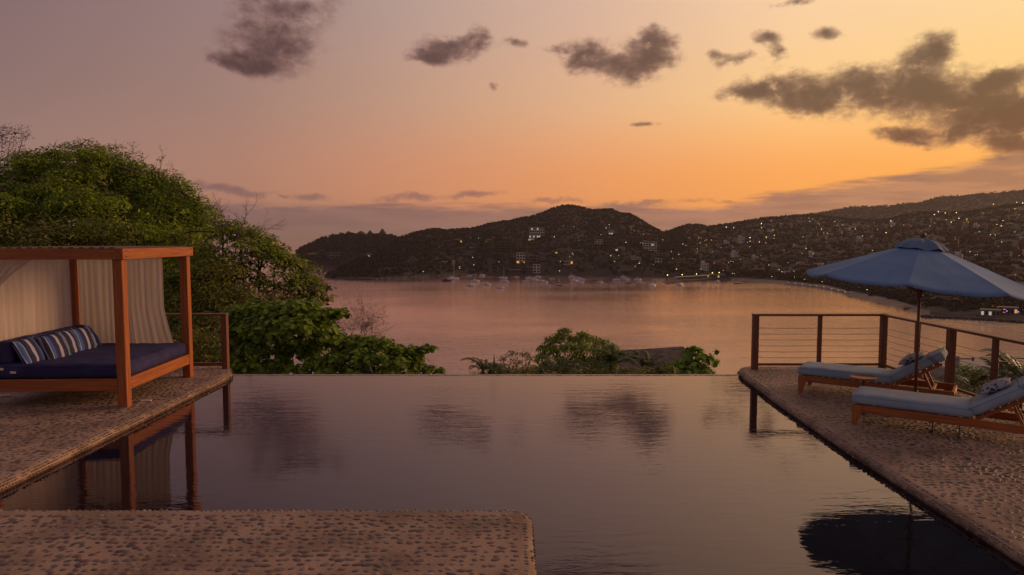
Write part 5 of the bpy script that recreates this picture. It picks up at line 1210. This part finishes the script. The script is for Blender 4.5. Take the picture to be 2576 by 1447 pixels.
# ------------------------------------------------------------ boats
HULLW = mat('white_gelcoat', (.80, .78, .78), None, .3); HULLD = mat('dark_hull', (.06, .045, .04), None, .5); HULLB = mat('blue_hull', (.05, .09, .16), None, .4); BTOP = mat('boat_canvas', (.45, .40, .36), None, .8)
def hull(L, B, Hh, m_, sheer=.35):
    bm = NBM(); n = 10; rows = []
    for i in range(n + 1):
        t = i / n; x = -L / 2 + L * t; w = B / 2 * (1 - max(0, (t - .45) / .55) ** 2.2) * (.86 + .14 * min(1, t * 4)); zt = Hh * (1 + sheer * max(0, t - .3) ** 1.5 * 1.6)
        rows.append([bm.verts.new(p) for p in ((x, -w, zt), (x, -w * .8, .15), (x, 0, -.4), (x, w * .8, .15), (x, w, zt))])
    for a, c in zip(rows, rows[1:]):
        for k in range(4): bm.faces.new((a[k], c[k], c[k + 1], a[k + 1]))
        bm.faces.new((a[4], c[4], c[0], a[0]))
    bm.faces.new(rows[0]); bmesh.ops.remove_doubles(bm, verts=bm.verts, dist=.001); bmesh.ops.recalc_face_normals(bm, faces=bm.faces); return bm, m_
def boat_parts(kind):
    P = []
    def add(n_, bm, m_): me = bpy.data.meshes.new(n_); bm.to_mesh(me); bm.free(); setm(me, m_); P.append((n_, me))
    if kind == 'yacht':
        bm, _ = hull(10, 3.2, 1.1, 0); add('hull', bm, HULLW)
        bm = NBM(); g = cube(bm, (-2.2, -1.2, 1.1), (2.4, 1.2, 2.2), .1)
        for q in g:
            if q.co.x > 2 and q.co.z > 1.8: q.co.x -= .9
        add('cabin', bm, HULLW)
        bm = NBM(); cube(bm, (-2.0, -1.23, 1.5), (1.5, 1.23, 1.9), 0); add('window', bm, GLASSD)
        bm = NBM(); cube(bm, (-2.4, -1.1, 3.5), (.9, 1.1, 3.62), .03)
        for x_ in (-2.2, .6):
            for y_ in (-1, 1): tube(bm, [(x_, y_, 2.1), (x_, y_, 3.5)], .05, 4)
        add('hardtop', bm, BTOP)
        bm = NBM(); tube(bm, [(-.6, .6, 3.6), (-2, 1.8, 6.5)], .04, 3); add('outrigger', bm, HULLW)
    elif kind == 'skiff':
        bm, _ = hull(8.2, 2.0, .75, 0, .7); add('hull', bm, HULLW)
        bm = NBM(); cube(bm, (-4.5, -.3, .5), (-3.9, .3, 1.5), .05); add('outboard', bm, HULLD)
        bm = NBM(); cube(bm, (-1.8, -.75, 1.9), (.9, .75, 2.0), .02)
        for x_ in (-1.7, .8):
            for y_ in (-.7, .7): tube(bm, [(x_, y_, .7), (x_, y_, 1.9)], .035, 4)
        add('awning', bm, BTOP)
    elif kind == 'open':
        bm, _ = hull(7.6, 1.8, .7, 0, .8); add('hull', bm, HULLB)
        bm = NBM(); cube(bm, (-4.2, -.25, .5), (-3.7, .25, 1.35), .05); add('outboard', bm, HULLD)
    elif kind == 'sail':
        bm, _ = hull(11, 3.2, 1.1, 0); add('hull', bm, HULLW)
        bm = NBM(); cube(bm, (-2.5, -.9, 1.0), (2, .9, 1.6), .1); add('cabin', bm, HULLW)
        bm = NBM(); tube(bm, [(.8, 0, 1), (.8, 0, 15)], .12, 5); add('mast', bm, HULLW)
        bm = NBM(); tube(bm, [(.8, 0, 2.3), (-3.8, 0, 2.4)], .16, 5); add('boom', bm, BTOP)
        bm = NBM(); tube(bm, [(5.3, 0, 1.2), (.8, 0, 14.8)], .025, 3); tube(bm, [(-5.2, 0, 1.2), (.8, 0, 14.8)], .025, 3); add('rigging', bm, STEEL)
    elif kind == 'cat':
        for y_ in (-3, 3): bm, _ = hull(15, 1.9, 1.3, 0); bm.transform(Matrix.Translation((0, y_, 0))); add('hull', bm, HULLW)
        bm = NBM(); cube(bm, (-5, -3.2, 1.2), (3, 3.2, 1.5), .05); cube(bm, (-4, -2.4, 1.5), (1.6, 2.4, 2.6), .25); add('cabin', bm, HULLW)
        bm = NBM(); tube(bm, [(1, 0, 2.5), (1, 0, 25)], .18, 5); add('mast', bm, HULLW)
        bm = NBM(); tube(bm, [(1, 0, 4), (-5.5, 0, 4.2)], .24, 5); add('boom', bm, BTOP)
    elif kind == 'wooden':
        bm, _ = hull(12, 3.4, 1.3, 0, .6); add('hull', bm, HULLD)
        bm = NBM(); cube(bm, (-3.5, -1.2, 1.3), (1, 1.2, 2.8), .08); add('cabin', bm, HULLD)
        bm = NBM(); tube(bm, [(2, 0, 1.3), (2, 0, 6)], .09, 4); add('mast', bm, HULLD)
    return P
BP = {k: boat_parts(k) for k in ('yacht', 'skiff', 'open', 'sail', 'cat', 'wooden')}
NMB = dict(yacht=('motor_yacht', 'motor yacht'), skiff=('covered_skiff', 'small boat'), open=('open_skiff', 'small boat'), sail=('sailing_boat', 'sailing boat'), cat=('catamaran', 'catamaran'), wooden=('wooden_boat', 'boat'))
def boat(px, py, kind, rz, label=None, sc_=1.0):
    p = W(px, py, SEA); nm, ct = NMB[kind]; dflt = dict(yacht='white motor yacht moored in the crowded part of the anchorage', skiff='small white skiff with an awning moored among the other boats', open='small dark blue open skiff moored among the other boats')
    root = empty(nm, (p.x, p.y, SEA + .05), R(rz), label or dflt.get(kind), ct, 'boats moored in the bay'); root.scale = [sc_] * 3
    for n_, me in BP[kind]: obj(n_, me, root)
boat(1140, 702, 'cat', 10, 'large white catamaran with the tallest mast, moored off the wooded point')
boat(1123.5, 707.5, 'wooden', 8, 'dark wooden boat just in front of the catamaran')
boat(1182, 719.5, 'yacht', 172, 'white motor yacht nearest the camera at the left of the anchorage')
boat(1196, 708, 'yacht', 15, 'white motor yacht between the catamaran and the yacht at front left')
boat(1223, 716.5, 'yacht', 165, 'dark-sided looking motor yacht second from the left in the front row')
boat(1257, 725, 'yacht', 12, 'white motor yacht lowest in the anchorage, closest to the pool edge')
boat(1269, 709, 'yacht', 170, 'white motor yacht directly in front of the moored sailing boat')
boat(1266, 700, 'sail', 5, 'white sailing boat with a bare mast behind a motor yacht')
boat(1323, 708.5, 'skiff', 170, 'small white boat to the right of the sailing boat')
boat(1212.6, 693.8, 'yacht', 20, 'white motor yacht moored close under the dark shore', .9)
boat(1710.4, 718.5, 'yacht', 140, 'lone small white cruiser in front of the pier', .8)
boat(1803.6, 711.5, 'yacht', 150, 'lone cruiser in the orange water right of the pier', .75)
boat(1855, 714, 'open', 0, 'long dark open boat in the bright water near the beach', 1.1)
boat(1642, 719, 'yacht', 35, 'white motor yacht at the right end of the mooring field', 1.05)
boat(1544.9, 721, 'skiff', 175, 'lowest small boat right of centre in the anchorage', .95)
rb = random.Random(5)
for px, py, k in [(1331, 701, 0), (1346, 706, 0), (1193, 692.5, 1), (1180, 694, 1), (1345.6, 700, 1), (1353, 697.5, 0), (1361.7, 706.5, 1), (1370.5, 710.5, 0), (1389.5, 702, 1), (1379, 719, 1), (1390, 715, 2), (1405.7, 719, 2), (1438, 697, 0), (1445, 707, 0), (1452.6, 701.5, 0), (1464, 704.6, 0), (1458.4, 711.5, 0), (1461, 715.5, 1), (1493.6, 705, 2), (1480, 699.5, 2), (1509.7, 710.4, 1), (1519, 716, 1), (1550.7, 705.4, 0), (1564, 713.5, 1), (1567, 697.5, 0), (1572, 701, 1), (1578.5, 704, 0), (1581.5, 708, 1), (1580, 712.4, 2), (1591.7, 717, 1), (1607.8, 710, 1), (1605, 704.5, 0), (1619, 714, 1), (1647, 705, 1), (1542, 702.5, 2), (1300, 697, 1), (1503, 696, 2)]:
    boat(px, py, ('yacht', 'skiff', 'open')[k], rb.choice((0, 180)) + rb.uniform(-22, 22), None, rb.uniform(.8, 1.0))
for k in range(26):                                          # skiffs drawn up on the sand
    px = 1985 + k * 6 + rb.uniform(-1.5, 1.5); D = shore_dist(px, interp(px, SHORE)) + 4; nm = 'beached_skiff'
    root = empty(nm, (az_of(px) * D, D, SEA + 1.0), R(70 + rb.uniform(-12, 12)), 'small fishing skiff drawn up in the row on the town beach', 'small boat', 'skiffs drawn up on the beach'); root.scale = [.85] * 3
    obj('hull', BP['open' if k % 3 else 'skiff'][0][1], root)
# ------------------------------------------------------------ haze over the bay
HZ = bpy.data.materials.new('haze'); HZ.use_nodes = True; t = HZ.node_tree; t.nodes.clear()
pv = t.nodes.new('ShaderNodeVolumePrincipled'); pv.inputs['Color'].default_value = (.85, .78, .76, 1); pv.inputs['Density'].default_value = .000055; pv.inputs['Anisotropy'].default_value = .3
t.links.new(pv.outputs[0], t.nodes.new('ShaderNodeOutputMaterial').inputs['Volume'])
bm = NBM(); cube(bm, (-50000, -400, SEA - 4), (50000, 50000, 260), 0); hb = done(bm, 'haze', HZ); tag(hb, kind='stuff')
